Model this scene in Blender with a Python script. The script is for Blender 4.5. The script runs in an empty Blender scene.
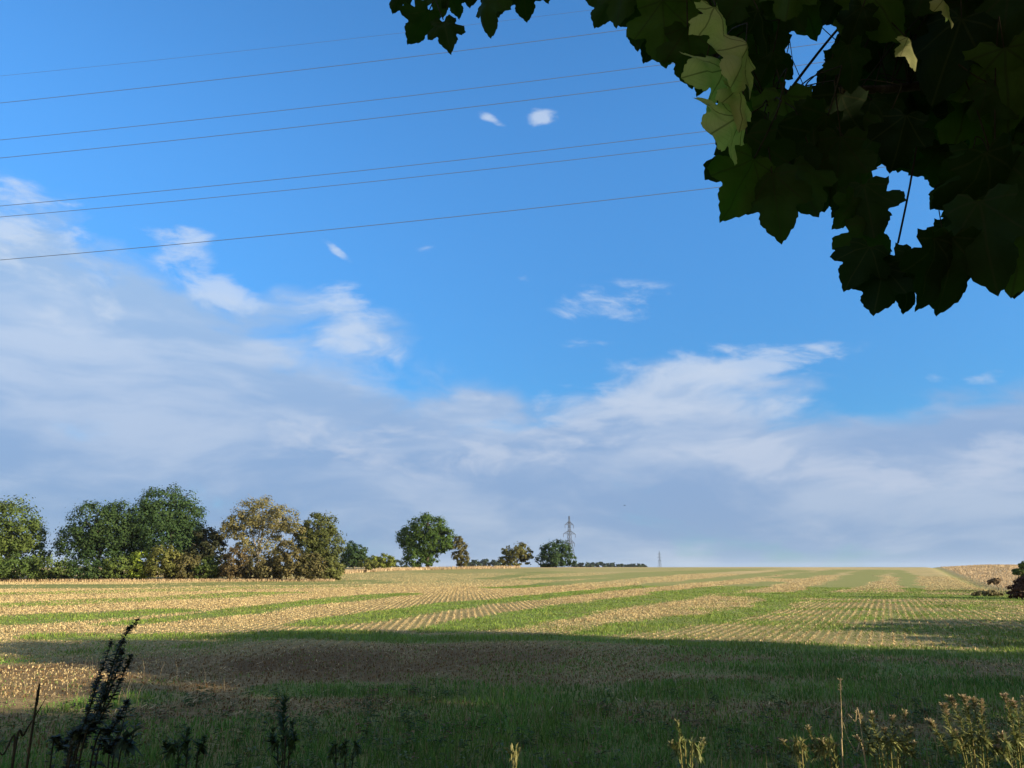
import bpy, math, random
import numpy as np
from mathutils import Vector, noise as mnoise

random.seed(7)
rng = np.random.default_rng(7)
scene = bpy.context.scene
COL = scene.collection
R = math.radians

# ------------------------------------------------------------------ camera
F = 773.0
EYE = np.array([0.0, 0.0, 1.65])
PITCH = math.atan((570 - 384) / F)
CP, SP = math.cos(PITCH), math.sin(PITCH)
cam_d = bpy.data.cameras.new('camera')
cam_d.sensor_width = 36.0
cam_d.lens = 36.0 * F / 1024
cam_d.clip_start = 0.05
cam_d.clip_end = 20000
cam = bpy.data.objects.new('camera', cam_d)
cam.location = EYE
cam.rotation_euler = (math.pi / 2 + PITCH, 0, 0)
COL.objects.link(cam)
scene.camera = cam


def ray(px, py):
    a, b = (px - 512) / F, (384 - py) / F
    return np.array([a, CP - b * SP, SP + b * CP])


def at(px, py, d):
    """the world point seen in direction (px, py) at forward distance d"""
    r = ray(px, py)
    return EYE + r * (d / r[1])


def project(P):
    P = np.asarray(P, float) - EYE
    depth = P[..., 1] * CP + P[..., 2] * SP
    up = -P[..., 1] * SP + P[..., 2] * CP
    dd = np.where(np.abs(depth) < 1e-6, 1e-6, depth)
    return 512 + F * P[..., 0] / dd, 384 - F * up / dd, depth


# ------------------------------------------------------------------ sun
SUN_EL = R(18.0)
SH = np.array([0.915, -0.403])
SH = SH / np.linalg.norm(SH)
SUN = np.array([SH[0] * math.cos(SUN_EL), SH[1] * math.cos(SUN_EL), math.sin(SUN_EL)])
PERP = np.array([-SH[1], SH[0]])

# ------------------------------------------------------------------ noise and terrain


def _hash(ix, iy, s):
    n = (ix * 374761393 + iy * 668265263 + s * 974634777) & 0x7fffffff
    n = ((n ^ (n >> 13)) * 1274126177) & 0x7fffffff
    return ((n ^ (n >> 16)) & 0xffff) / 65535.0


def vnoise(x, y, s=0):
    x = np.asarray(x, float); y = np.asarray(y, float)
    ix = np.floor(x).astype(np.int64); iy = np.floor(y).astype(np.int64)
    fx = x - ix; fy = y - iy
    fx = fx * fx * (3 - 2 * fx); fy = fy * fy * (3 - 2 * fy)
    a = _hash(ix, iy, s); b = _hash(ix + 1, iy, s)
    c = _hash(ix, iy + 1, s); d = _hash(ix + 1, iy + 1, s)
    return (a * (1 - fx) + b * fx) * (1 - fy) + (c * (1 - fx) + d * fx) * fy


def fbm(x, y, s=0, o=4):
    t = 0; a = 0.5; n = 0
    for k in range(o):
        t = t + a * vnoise(x * 2 ** k, y * 2 ** k, s + 17 * k); n += a; a *= 0.5
    return t / n


def sstep(a, b, x):
    t = np.clip((np.asarray(x, float) - a) / (b - a), 0, 1)
    return t * t * (3 - 2 * t)


BD = np.array([0.485, 1.0]) / math.hypot(0.485, 1.0)      # direction of the right-hand field edge


def bound_s(X, Y):
    """distance right of the field edge"""
    return (X - 8.4) * BD[1] - Y * BD[0]


def terrain(X, Y):
    X = np.asarray(X, float); Y = np.asarray(Y, float)
    z = 2.3 * sstep(60, 188, Y)
    z = z - 14 * sstep(190, 420, Y)
    z = z + 0.05 * (vnoise(X * 0.11, Y * 0.11, 3) - 0.5) * sstep(3, 12, np.hypot(X, Y))
    s = bound_s(X, Y)
    z = z + (0.5 * sstep(0.4, 11.0, s) - 0.2 * np.exp(-((s + 0.2) / 0.9) ** 2)) * sstep(25, 45, Y) * (1 - sstep(200, 260, Y)) * (0.75 + 0.5 * vnoise(X * .06, Y * .06, 8))
    return z


def ground_at(px, py, dmax=189.0):
    r = ray(px, py)
    t = 3.0 / r[1]
    while t * r[1] < dmax:
        p = EYE + r * t
        if p[2] <= terrain(p[0], p[1]):
            return p
        t *= 1.004
    p = EYE + r * (dmax / r[1])
    p[2] = terrain(p[0], p[1])
    return p


# ------------------------------------------------------------------ the field's pattern of green bands (world-space polylines)
bands = [  # list of (px, py, half width in px)
    [(318, 626, 4), (345, 621, 5), (400, 613, 4), (462, 604, 3), (530, 598, 2), (625, 588, 1.6), (655, 585, 1.5), (740, 577, 1.6), (800, 570.5, 1.2)],
    [(440, 631, 3), (480, 626, 6), (520, 619, 6), (560, 612, 5), (600, 606, 5), (650, 599, 4), (700, 592, 3.5), (740, 587, 3), (772, 582, 2)],
    [(782, 578, 1.8), (815, 574, 1.8), (845, 570, 1.5)],
    [(600, 633, 4), (635, 628, 6), (670, 622, 6), (690, 618, 4)],
    [(700, 623, 4), (740, 614, 5), (765, 608, 5), (783, 599, 4), (797, 594.5, 3)],
    [(803, 595, 2), (830, 595.5, 2.5), (880, 596, 2.0), (950, 597, 1.6), (1010, 598.5, 1.6), (1040, 600, 1.6)],  # green cross strip, standing in partly for a bush's cast shadow
    [(806, 594, 2), (830, 588, 4), (850, 581, 5), (868, 574, 4), (880, 570, 3)],
    [(0, 623, 4), (60, 618, 4), (111, 615, 3), (170, 611, 2)],
    [(130, 624, 2.2), (200, 617, 3), (270, 608, 3), (335, 600, 2.6), (400, 594, 1.6)],
    [(-30, 606, 2), (40, 604, 2), (120, 600, 2), (200, 597, 2), (270, 593, 2)], [(-30, 595, 1.4), (100, 592, 1.4), (240, 588, 1.4), (330, 586, 1.2)],
    [(-40, 587, 1.6), (30, 586.5, 1.8), (130, 586, 1.8), (200, 584.5, 1.8), (340, 582, 2.0)],
    [(320, 579, 2), (360, 577, 4), (400, 576, 6), (440, 576, 6), (480, 575, 4), (500, 573, 2)],
    [(488, 579, 1.5), (520, 575, 1.2), (560, 572, 1.5)],
    [(500, 588, 1.2), (560, 583.5, 1.2), (610, 579, 1.2), (660, 575, 1.0), (720, 571, 1.0)],
    [(540, 579, 1.2), (600, 576.5, 1.2), (650, 573, 1.2), (740, 570, 1.0)],
    [(480, 571, 2), (560, 570, 2), (640, 569, 1.5), (720, 568.5, 1.0)],
    [(898, 570, 3), (905, 576, 6), (910, 584, 8), (912, 592, 9)],
    [(60, 636, 3), (140, 637, 3), (240, 636, 3), (320, 634, 4), (420, 640, 4), (560, 638, 3), (700, 644, 3), (850, 650, 4), (1024, 656, 4)],
    [(300, 691, 8), (420, 690, 9), (560, 695, 9), (700, 690, 10), (900, 690, 14), (1024, 690, 14)],
    [(0, 707, 8), (60, 706, 8), (130, 700, 8)],
    [(700, 670, 6), (800, 668, 8), (900, 668, 8)],
]
SEG = []
STRENGTH = {7: .8, 8: .8, 9: .6, 10: .5, 11: .75, 12: .5, 13: .8, 16: .6}
for bi, bnd in enumerate(bands):
    q = []
    for px, py, hw in bnd:
        if bi < 17: hw = hw * 1.3
        g = ground_at(px, py)
        g0 = ground_at(px, py - hw * 0.5); g1 = ground_at(px, py + hw * 0.5)
        w = np.linalg.norm((g0 - g1)[:2])
        # width across the band, not along the line of sight
        q.append([g[0], g[1], w])
    for k in range(len(q)):
        a = q[max(0, k - 1)]; b = q[min(len(q) - 1, k + 1)]
        t = np.array([b[0] - a[0], b[1] - a[1]]); t = t / (np.linalg.norm(t) + 1e-9)
        v = np.array(q[k][:2]); v = v / np.linalg.norm(v)
        q[k].append(max(0.35, q[k][2] * (abs(t[0] * v[1] - t[1] * v[0]) + 0.03)))
    for a, b in zip(q[:-1], q[1:]):
        SEG.append((a[0], a[1], a[3], b[0], b[1], b[3], STRENGTH.get(bi, 1.0)))


def masks(X, Y):
    """green, litter, dry (each 0..1) of the ground at X, Y"""
    X = np.asarray(X, float); Y = np.asarray(Y, float)
    d = np.hypot(X, Y); wa = np.clip(d / 40, .25, 1.3)
    nx = X + 1.6 * wa * (fbm(X * .22, Y * .22, 41, 3) - .5); ny = Y + 2.6 * wa * (fbm(X * .16, Y * .16, 43, 3) - .5)
    g = np.zeros(X.shape)
    for x0, y0, w0, x1, y1, w1, sg in SEG:
        dx, dy = x1 - x0, y1 - y0
        mg = 1.4 * max(w0, w1)
        sel = np.flatnonzero((nx > min(x0, x1) - mg) & (nx < max(x0, x1) + mg) & (ny > min(y0, y1) - mg) & (ny < max(y0, y1) + mg))
        if not len(sel): continue
        sx, sy = nx[sel], ny[sel]
        L = dx * dx + dy * dy
        t = np.clip(((sx - x0) * dx + (sy - y0) * dy) / L, 0, 1)
        dist = np.hypot(sx - (x0 + t * dx), sy - (y0 + t * dy))
        w = w0 + (w1 - w0) * t
        g[sel] = np.maximum(g[sel], sg * (1 - sstep(0.6, 1.35, dist / w)))
    n1 = fbm(X * .35, Y * .35, 5, 4); n2 = fbm(X * .12 + 9, Y * .05, 6, 3)
    g = np.clip(g * (0.75 + 0.6 * n1), 0, 1)
    gb = g.copy()
    # greener to the right, towards the field edge
    s = bound_s(X, Y)
    right = sstep(-21, -10, s + 6 * (n2 - .5)) * (Y > 5)
    g = np.maximum(g, right * (0.30 + 0.65 * sstep(.35, .75, n1)) * (1 - .6 * sstep(55, 90, Y)))
    # rank grass at the near margin
    near = 1 - sstep(8.2, 11.0, d + 7 * (n1 - .5))
    g = np.maximum(g, near * (0.6 + .4 * n1))
    g = np.maximum(g, 0.75 * sstep(.47, .64, n1) * (1 - sstep(17, 24, d)) * sstep(-9, -3, X))
    g = np.maximum(g, (.30 + .5 * sstep(.42, .6, n1)) * (1 - sstep(-7, -4, X)) * sstep(16.8, 18.0, d) * (1 - sstep(21, 25, d)))
    g = g * (1 - .42 * sstep(10.8, 12.5, d) * (1 - sstep(17.0, 18.6, d)) * sstep(-6.5, -4.5, X) * (1 - sstep(2, 6, X)) * sstep(.30, .5, n1))
    g = g * (1 - .8 * sstep(10.6, 11.6, d) * (1 - sstep(16.4, 17.4, d)) * (1 - sstep(-6.2, -5.0, X)))
    litter_shade = (.72 + .28 * sstep(.40, .58, fbm(X * .5 + 31, Y * .25, 9, 4))) * (1 - sstep(16, 23, d)) * (1 - g)  # brown litter, spread through the tree shade to darken and warm its tone
    dry = sstep(0.2, 1.8, s) * (Y > 20)
    ditch = np.exp(-((s + .3) / 0.9) ** 2) * (Y > 20)
    g = np.maximum(g * (1 - dry), ditch * .8)
    return g, litter_shade, dry * (1 - ditch * .6), gb


# ------------------------------------------------------------------ helpers
def link(o, parent=None):
    COL.objects.link(o)
    if parent is not None:
        o.parent = parent
    return o


def tag(o, label=None, cat=None, group=None, kind=None):
    if label: o['label'] = label
    if cat: o['category'] = cat
    if group: o['group'] = group
    if kind: o['kind'] = kind
    return o


def empty(name, loc, label=None, cat=None, group=None):
    o = bpy.data.objects.new(name, None)
    o.empty_display_size = 0.3
    o.location = [float(v) for v in loc]
    link(o)
    return tag(o, label, cat, group)


def mesh_np(name, V, faces, mat, parent=None, col=None, uv=None, smooth=False):
    """faces: list of arrays (n, k) of vertex numbers"""
    V = np.asarray(V, np.float32)
    q_ = parent
    while q_ is not None:          # parts are built in world space
        V = V - np.array(q_.location, np.float32)
        q_ = q_.parent
    me = bpy.data.meshes.new(name)
    faces = [np.asarray(f, np.int32) for f in faces if len(f)]
    loops = np.concatenate([f.ravel() for f in faces])
    tot = np.concatenate([np.full(len(f), f.shape[1], np.int32) for f in faces])
    start = np.concatenate([[0], np.cumsum(tot)[:-1]]).astype(np.int32)
    me.vertices.add(len(V)); me.vertices.foreach_set('co', V.ravel())
    me.loops.add(len(loops)); me.loops.foreach_set('vertex_index', loops)
    me.polygons.add(len(tot)); me.polygons.foreach_set('loop_start', start)
    me.polygons.foreach_set('loop_total', tot)
    if smooth:
        me.polygons.foreach_set('use_smooth', np.ones(len(tot), bool))
    me.update(calc_edges=True)
    if col is not None:
        c = np.ones((len(V), 4), np.float32); c[:, :3] = col
        at_ = me.color_attributes.new('tint', 'FLOAT_COLOR', 'POINT')
        at_.data.foreach_set('color', c.ravel())
    if uv is not None:
        u = me.uv_layers.new(name='leaf')
        u.data.foreach_set('uv', np.asarray(uv, np.float32)[loops].ravel())
    me.materials.append(mat)
    o = bpy.data.objects.new(name, me)
    return link(o, parent)


class Tubes:
    def __init__(s): s.V = []; s.Fq = []; s.n = 0

    def add(s, pts, rad, k=6):
        pts = [np.asarray(p, float) for p in pts]
        rad = list(rad) if hasattr(rad, '__len__') else [rad] * len(pts)
        base = s.n
        ref = np.array([0.31, 0.17, 0.93])
        for i, p in enumerate(pts):
            t = pts[min(i + 1, len(pts) - 1)] - pts[max(i - 1, 0)]
            t = t / (np.linalg.norm(t) + 1e-9)
            a = np.cross(t, ref)
            if np.linalg.norm(a) < .1: a = np.cross(t, [1, 0, 0])
            a /= np.linalg.norm(a); b = np.cross(t, a)
            for j in range(k):
                w = 2 * math.pi * j / k
                s.V.append(p + rad[i] * (math.cos(w) * a + math.sin(w) * b))
        for i in range(len(pts) - 1):
            for j in range(k):
                j2 = (j + 1) % k
                s.Fq.append((base + i * k + j, base + i * k + j2, base + (i + 1) * k + j2, base + (i + 1) * k + j))
        s.n += len(pts) * k
        return s

    def build(s, name, mat, parent=None):
        return mesh_np(name, s.V, [np.array(s.Fq)], mat, parent, smooth=True)


def bez(pts, n):
    """smooth polyline through the points"""
    P = [Vector([float(c) for c in p]) for p in pts]
    out = []
    m = len(P) - 1
    for i in range(n + 1):
        t = i / n * m
        k = min(int(t), m - 1); f = t - k
        p0 = P[max(k - 1, 0)]; p1 = P[k]; p2 = P[k + 1]; p3 = P[min(k + 2, m)]
        q = 0.5 * ((2 * p1) + (p2 - p0) * f + (2 * p0 - 5 * p1 + 4 * p2 - p3) * f * f + (3 * p1 - p0 - 3 * p2 + p3) * f ** 3)
        out.append(np.array(q))
    return out


# ------------------------------------------------------------------ materials
def new_mat(name):
    m = bpy.data.materials.new(name); m.use_nodes = True
    nt = m.node_tree
    return m, nt, nt.nodes['Principled BSDF'], nt.nodes['Material Output']


def L(nt, a, b): nt.links.new(a, b)


def mix_rgb(nt, fac, a, b, blend='MIX'):
    n = nt.nodes.new('ShaderNodeMix'); n.data_type = 'RGBA'; n.blend_type = blend
    for sock, v in ((n.inputs[0], fac), (n.inputs[6], a), (n.inputs[7], b)):
        if hasattr(v, 'is_linked'): L(nt, v, sock)
        elif isinstance(v, (int, float)): sock.default_value = v
        else: sock.default_value = (*v, 1)
    return n.outputs[2]


def math_n(nt, op, a, b=None, c=None, clamp=False):
    n = nt.nodes.new('ShaderNodeMath'); n.operation = op; n.use_clamp = clamp
    for i, v in enumerate((a, b, c)):
        if v is None: continue
        if hasattr(v, 'is_linked'): L(nt, v, n.inputs[i])
        else: n.inputs[i].default_value = v
    return n.outputs[0]


def noise_n(nt, vec, scale, detail=4, rough=.55):
    n = nt.nodes.new('ShaderNodeTexNoise')
    n.inputs['Scale'].default_value = scale; n.inputs['Detail'].default_value = detail
    n.inputs['Roughness'].default_value = rough
    if vec is not None: L(nt, vec, n.inputs['Vector'])
    return n.outputs['Fac']


def ramp(nt, fac, stops):
    n = nt.nodes.new('ShaderNodeMapRange')
    n.inputs[1].default_value = stops[0]; n.inputs[2].default_value = stops[1]
    n.interpolation_type = 'SMOOTHSTEP'
    L(nt, fac, n.inputs[0])
    return n.outputs[0]


def foliage_mat(name, transl=.25, rough=.6, spec=.25):
    """colour comes from each leaf's own tint"""
    m, nt, p, out = new_mat(name)
    a = nt.nodes.new('ShaderNodeAttribute'); a.attribute_name = 'tint'
    geo = nt.nodes.new('ShaderNodeNewGeometry')
    n = noise_n(nt, geo.outputs['Position'], 1.3, 3)
    v = math_n(nt, 'MULTIPLY_ADD', n, .5, .75)
    c = mix_rgb(nt, 1.0, a.outputs['Color'], v, 'MULTIPLY')
    L(nt, c, p.inputs['Base Color'])
    p.inputs['Roughness'].default_value = rough
    p.inputs['Specular IOR Level'].default_value = spec
    if transl > 0:
        t = nt.nodes.new('ShaderNodeBsdfTranslucent')
        L(nt, c, t.inputs['Color'])
        mx = nt.nodes.new('ShaderNodeMixShader'); mx.inputs[0].default_value = transl
        L(nt, p.outputs[0], mx.inputs[1]); L(nt, t.outputs[0], mx.inputs[2])
        L(nt, mx.outputs[0], out.inputs['Surface'])
    return m


M_leaf = foliage_mat('tree_leaves', .3, .75, .08)
M_grass = foliage_mat('grass_blades', .3, .65, .15)
M_straw = foliage_mat('straw_stalks', .1, .7, .15)
M_weed = foliage_mat('weed_leaves', .3)


def bark_mat(name, c0, c1, scale):
    m, nt, p, out = new_mat(name)
    tc = nt.nodes.new('ShaderNodeTexCoord')
    mp = nt.nodes.new('ShaderNodeMapping'); mp.inputs['Scale'].default_value = (1, 1, .25)
    L(nt, tc.outputs['Object'], mp.inputs[0])
    n = noise_n(nt, mp.outputs[0], scale, 6, .65)
    L(nt, mix_rgb(nt, ramp(nt, n, (.35, .65)), c0, c1), p.inputs['Base Color'])
    b = nt.nodes.new('ShaderNodeBump'); b.inputs['Strength'].default_value = .6; b.inputs['Distance'].default_value = .02
    L(nt, n, b.inputs['Height']); L(nt, b.outputs[0], p.inputs['Normal'])
    p.inputs['Roughness'].default_value = .85; p.inputs['Specular IOR Level'].default_value = .1
    return m


M_bark = bark_mat('bark', (.07, .05, .035), (.16, .125, .09), 9)
M_palebark = bark_mat('pale_bark', (.2, .17, .13), (.38, .33, .27), 7)
M_twig = bark_mat('twig', (.018, .015, .008), (.04, .032, .016), 60)
M_stem_dark = bark_mat('dark_stem', (.035, .03, .018), (.07, .055, .03), 60)
M_stem_tan = bark_mat('dry_stem', (.32, .24, .12), (.45, .34, .19), 60)
M_stem_green = bark_mat('green_stem', (.10, .11, .03), (.2, .16, .06), 60)


def steel_mat():
    m, nt, p, out = new_mat('galvanised_steel')
    tc = nt.nodes.new('ShaderNodeTexCoord')
    n = noise_n(nt, tc.outputs['Object'], .8, 4)
    L(nt, mix_rgb(nt, n, (.035, .04, .05), (.06, .066, .078)), p.inputs['Base Color'])
    p.inputs['Metallic'].default_value = .5; p.inputs['Roughness'].default_value = .55
    return m


M_steel = steel_mat()


def cable_mat():
    m, nt, p, out = new_mat('weathered_conductor')
    tc = nt.nodes.new('ShaderNodeTexCoord')
    n = noise_n(nt, tc.outputs['Object'], .3, 2)
    L(nt, mix_rgb(nt, n, (.07, .085, .11), (.11, .125, .15)), p.inputs['Base Color'])
    p.inputs['Roughness'].default_value = .7
    return m


M_cable = cable_mat()


PITCHROW = .26
A_LEFT, A_RIGHT = ground_at(480, 626), ground_at(740, 587)


def field_mat():
    m, nt, p, out = new_mat('stubble_field')
    geo = nt.nodes.new('ShaderNodeNewGeometry'); pos = geo.outputs['Position']
    a = nt.nodes.new('ShaderNodeAttribute'); a.attribute_name = 'tint'
    sep = nt.nodes.new('ShaderNodeSeparateColor'); L(nt, a.outputs['Color'], sep.inputs[0])
    big = noise_n(nt, pos, .15, 5, .6)
    mid = noise_n(nt, pos, 1.1, 5, .65)
    fine = noise_n(nt, pos, 14, 6, .75)
    straw = mix_rgb(nt, ramp(nt, fine, (.3, .7)), (.37, .265, .115), (.57, .425, .205))
    straw = mix_rgb(nt, math_n(nt, 'MULTIPLY', ramp(nt, mid, (.48, .72)), .4), straw, (.33, .205, .095))
    straw = mix_rgb(nt, math_n(nt, 'MULTIPLY', ramp(nt, big, (.45, .65)), .3), straw, (.38, .31, .13))
    px_ = nt.nodes.new('ShaderNodeSeparateXYZ'); L(nt, pos, px_.inputs[0])

    def rows(a_):
        u_ = math_n(nt, 'SUBTRACT', math_n(nt, 'MULTIPLY', px_.outputs[0], math.cos(a_) * 2 * math.pi / PITCHROW), math_n(nt, 'MULTIPLY', px_.outputs[1], math.sin(a_) * 2 * math.pi / PITCHROW))
        return math_n(nt, 'MULTIPLY_ADD', math_n(nt, 'COSINE', u_), .5, .5)
    side = math_n(nt, 'SUBTRACT', math_n(nt, 'MULTIPLY', math_n(nt, 'SUBTRACT', px_.outputs[0], float(A_LEFT[0])), float(A_RIGHT[1] - A_LEFT[1])), math_n(nt, 'MULTIPLY', math_n(nt, 'SUBTRACT', px_.outputs[1], float(A_LEFT[1])), float(A_RIGHT[0] - A_LEFT[0])))
    left_block = math_n(nt, 'LESS_THAN', side, 0.0)
    rowm = mix_rgb(nt, left_block, rows(R(25.2)), rows(R(-3.6)))
    gap = math_n(nt, 'MULTIPLY', math_n(nt, 'SUBTRACT', 1.0, ramp(nt, rowm, (.25, .75))), math_n(nt, 'SUBTRACT', 1.0, math_n(nt, 'MULTIPLY', ramp(nt, px_.outputs[1], (40.0, 95.0)), .8)))
    gapc = mix_rgb(nt, mid, (.20, .135, .06), (.16, .175, .05))
    straw = mix_rgb(nt, math_n(nt, 'MULTIPLY', gap, math_n(nt, 'MULTIPLY', ramp(nt, px_.outputs[1], (16.0, 22.0)), .82)), straw, gapc)
    green = mix_rgb(nt, ramp(nt, fine, (.3, .7)), (.085, .115, .025), (.20, .235, .06))
    green = mix_rgb(nt, math_n(nt, 'MULTIPLY', ramp(nt, mid, (.45, .7)), .35), green, (.24, .25, .08))
    soil_shade = mix_rgb(nt, ramp(nt, fine, (.3, .7)), (.055, .032, .014), (.19, .105, .042))  # soil and litter brown, darkened for the tree-shade zone
    dry = mix_rgb(nt, ramp(nt, fine, (.3, .7)), (.34, .24, .12), (.55, .41, .23))
    gm = math_n(nt, 'ADD', sep.outputs[0], math_n(nt, 'MULTIPLY', math_n(nt, 'SUBTRACT', mid, .5), .5), clamp=True)
    green = mix_rgb(nt, math_n(nt, 'MULTIPLY', math_n(nt, 'SUBTRACT', 1.0, gap), math_n(nt, 'MULTIPLY', ramp(nt, px_.outputs[0], (2.0, 9.0)), .45)), green, (.36, .31, .12))
    c = mix_rgb(nt, gm, straw, green)
    c = mix_rgb(nt, sep.outputs[1], c, soil_shade)
    c = mix_rgb(nt, sep.outputs[2], c, dry)
    L(nt, c, p.inputs['Base Color'])
    p.inputs['Roughness'].default_value = .95; p.inputs['Specular IOR Level'].default_value = .1
    b = nt.nodes.new('ShaderNodeBump'); b.inputs['Strength'].default_value = .8; b.inputs['Distance'].default_value = .05
    L(nt, fine, b.inputs['Height']); L(nt, b.outputs[0], p.inputs['Normal'])
    return m


M_field = field_mat()

# ------------------------------------------------------------------ ground sheet
angs = np.concatenate([np.arange(-180, -46, 3.0), np.arange(-46, 46.01, .22), np.arange(49, 180, 3.0)])
rad = [0.0, .6]
while rad[-1] < 9000:
    r_ = rad[-1]
    rad.append(r_ * (1.0135 if 4 < r_ < 230 else 1.12) + (.0 if r_ > 4 else .25))
rad = np.array(rad[1:])
A, RR = np.meshgrid(np.radians(angs), rad)
X = RR * np.sin(A); Y = RR * np.cos(A)
Z = terrain(X, Y)
g, lit, dry, gb = masks(X.ravel(), Y.ravel())
na, nr = len(angs), len(rad)
V = np.stack([X.ravel(), Y.ravel(), Z.ravel()], 1)
I = np.arange(nr * na).reshape(nr, na)
J = np.roll(I, -1, axis=1)
quads = np.stack([I[:-1], I[1:], J[1:], J[:-1]], -1).reshape(-1, 4)[:, ::-1]
V = np.vstack([V, [[0, 0, float(terrain(0, 0))]]])
c0 = len(V) - 1
tris = np.stack([np.full(na, c0), I[0], J[0]], 1)[:, ::-1]
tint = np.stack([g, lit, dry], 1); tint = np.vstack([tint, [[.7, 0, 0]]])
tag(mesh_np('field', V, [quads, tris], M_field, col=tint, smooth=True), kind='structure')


# ------------------------------------------------------------------ blades: grass, stubble, dry grass
def blades(name, P, h, w, lean, col, mat, seg=2, parent=None, tipdark=1.0):
    """one bent blade on each point of P"""
    n = len(P)
    th = rng.uniform(0, 2 * math.pi, n)
    side = np.stack([np.cos(th), np.sin(th), np.zeros(n)], 1) * (w * .5)[:, None]
    la = rng.uniform(0, 2 * math.pi, n)
    ld = np.stack([np.cos(la), np.sin(la), np.zeros(n)], 1) * (lean * h)[:, None]
    up = np.array([0, 0, 1.0])
    hh = h[:, None]
    if seg == 1:
        V = np.stack([P - side, P + side, P + up * hh + ld], 1).reshape(-1, 3)
        f = np.arange(3 * n).reshape(n, 3); return mesh_np(name, V, [f], mat, parent, np.repeat(col, 3, 0))
    if seg == 0:   # a stalk of even width, cut off flat
        V = np.stack([P - side, P + side, P + side * .9 + up * hh + ld, P - side * .9 + up * hh + ld], 1).reshape(-1, 3)
        f = np.arange(4 * n).reshape(n, 4); return mesh_np(name, V, [f], mat, parent, np.repeat(col, 4, 0))
    m = P + up * hh * .55 + ld * .3
    t = P + up * hh * (1 - .35 * lean[:, None]) + ld
    V = np.stack([P - side, P + side, m + side * .8, m - side * .8, t], 1).reshape(-1, 3)
    b = 5 * np.arange(n)[:, None]
    return mesh_np(name, V, [b + np.array([0, 1, 2, 3]), b + np.array([3, 2, 4])], mat, parent, np.repeat(col, 5, 0))


def scatter(n, r0, r1, a0=-41, a1=41, power=1.0):
    """points whose density falls with distance^power"""
    u = rng.uniform(0, 1, n); e = 2 - power
    r = (r0 ** e + u * (r1 ** e - r0 ** e)) ** (1 / e)
    a = np.radians(rng.uniform(a0, a1, n))
    return r * np.sin(a), r * np.cos(a), r


def tinted(n, c0, c1, var=.25):
    t = rng.uniform(0, 1, (n, 1))
    c = np.array(c0) * (1 - t) + np.array(c1) * t
    return np.clip(c * rng.uniform(1 - var, 1 + var, (n, 1)), 0.003, .9)


# green grass and volunteer regrowth
X, Y, r = scatter(420000, 4.2, 80, power=1.3)
g, lit, dry, gb = masks(X, Y)
k = rng.uniform(0, 1, len(X)) < np.clip(g * 1.15 + .05, 0, 1)
X, Y, r, g = X[k], Y[k], r[k], g[k]
n = len(X)
P = np.stack([X, Y, terrain(X, Y) - .01], 1)
clump = fbm(X * .9, Y * .9, 61, 3)
patch = fbm(X * 2.3, Y * 2.3, 71, 3)
h = (.03 + .13 * clump ** 1.3 + .10 * np.clip(patch - .5, 0, 1)) * rng.uniform(.6, 1.35, n) * (1 + .5 * (r < 9)) * np.where(r > 25, .75, 1)
w = .005 + .0006 * r
c = tinted(n, (.085, .125, .024), (.185, .215, .05))
c *= np.where((r < 18)[:, None], np.array([.70, 1.04, .82]), np.array([1.05, 1.2, .95]))  # light put into the tint: near shaded grass darker, sunlit grass brighter
c *= (.75 + .9 * fbm(X * 1.1, Y * 1.1, 81, 3))[:, None] * np.stack([.8 + .5 * patch, np.ones(n), np.ones(n)], 1)
thin = np.clip(g * 1.6, .45, 1); h = h * thin
yel = rng.uniform(0, 1, n) < .03 + .3 * np.clip(fbm(X * .7, Y * .7, 91, 3) - .42, 0, 1) * 2
c[yel] = tinted(int(yel.sum()), (.20, .14, .06), (.32, .23, .11))
h = np.where(yel, h * .6, h)
tag(blades('grass', P, h, w, rng.uniform(.1, .7, n), c, M_grass), 'green grass and regrowth between the stubble rows', 'grass', kind='stuff')

# stubble in drilled rows: two blocks of rows, divided by the broad green band
X, Y, r = scatter(620000, 8, 125, power=1.12)
g, lit, dry, gb = masks(X, Y)
k = (rng.uniform(0, 1, len(X)) > .08 + np.maximum(gb * 1.05, g * np.where(bound_s(X, Y) > -19, .72, 1.1))) & (dry < .3) & (rng.uniform(0, 1, len(X)) > .35 * lit)
X, Y, r, g = X[k], Y[k], r[k], g[k]
a_left, a_right = A_LEFT, A_RIGHT
sd = (X - a_left[0]) * (a_right[1] - a_left[1]) - (Y - a_left[1]) * (a_right[0] - a_left[0])
ang = np.where(sd > 0, R(25.2), R(-3.6))
ca, sa = np.cos(ang), np.sin(ang)
u = X * ca - Y * sa; v = X * sa + Y * ca
PITCHROW = .26
u = np.round(u / PITCHROW) * PITCHROW + rng.normal(0, 1, len(u)) * (.013 + .0014 * np.clip(r - 36, 0, 60) + .05 * (1 - sstep(16, 21, r)))
X = u * ca + v * sa; Y = -u * sa + v * ca
P = np.stack([X, Y, terrain(X, Y) - .01], 1)
n = len(X)
h = rng.uniform(.015, .045, n) * (1 + .35 * (r > 26))
w = (.006 + .0006 * np.minimum(r, 75)) * rng.uniform(.7, 1.4, n)
c = tinted(n, (.40, .29, .13), (.55, .42, .21))
br = rng.uniform(0, 1, n) < np.clip((.3 + .66 * sstep(-8.0, -5, X)) * (1 - sstep(16.5, 20.5, r)) * (1 - .6 * sstep(4, 8, X)), .1, 1)  # brown stalks gather in the tree shade, deepening it by colour
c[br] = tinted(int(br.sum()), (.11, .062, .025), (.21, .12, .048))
tag(blades('stubble', P, h, w, rng.uniform(0, .22, n), c, M_straw, seg=0), 'cut straw stubble standing in drilled rows', 'stubble', kind='stuff')

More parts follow.
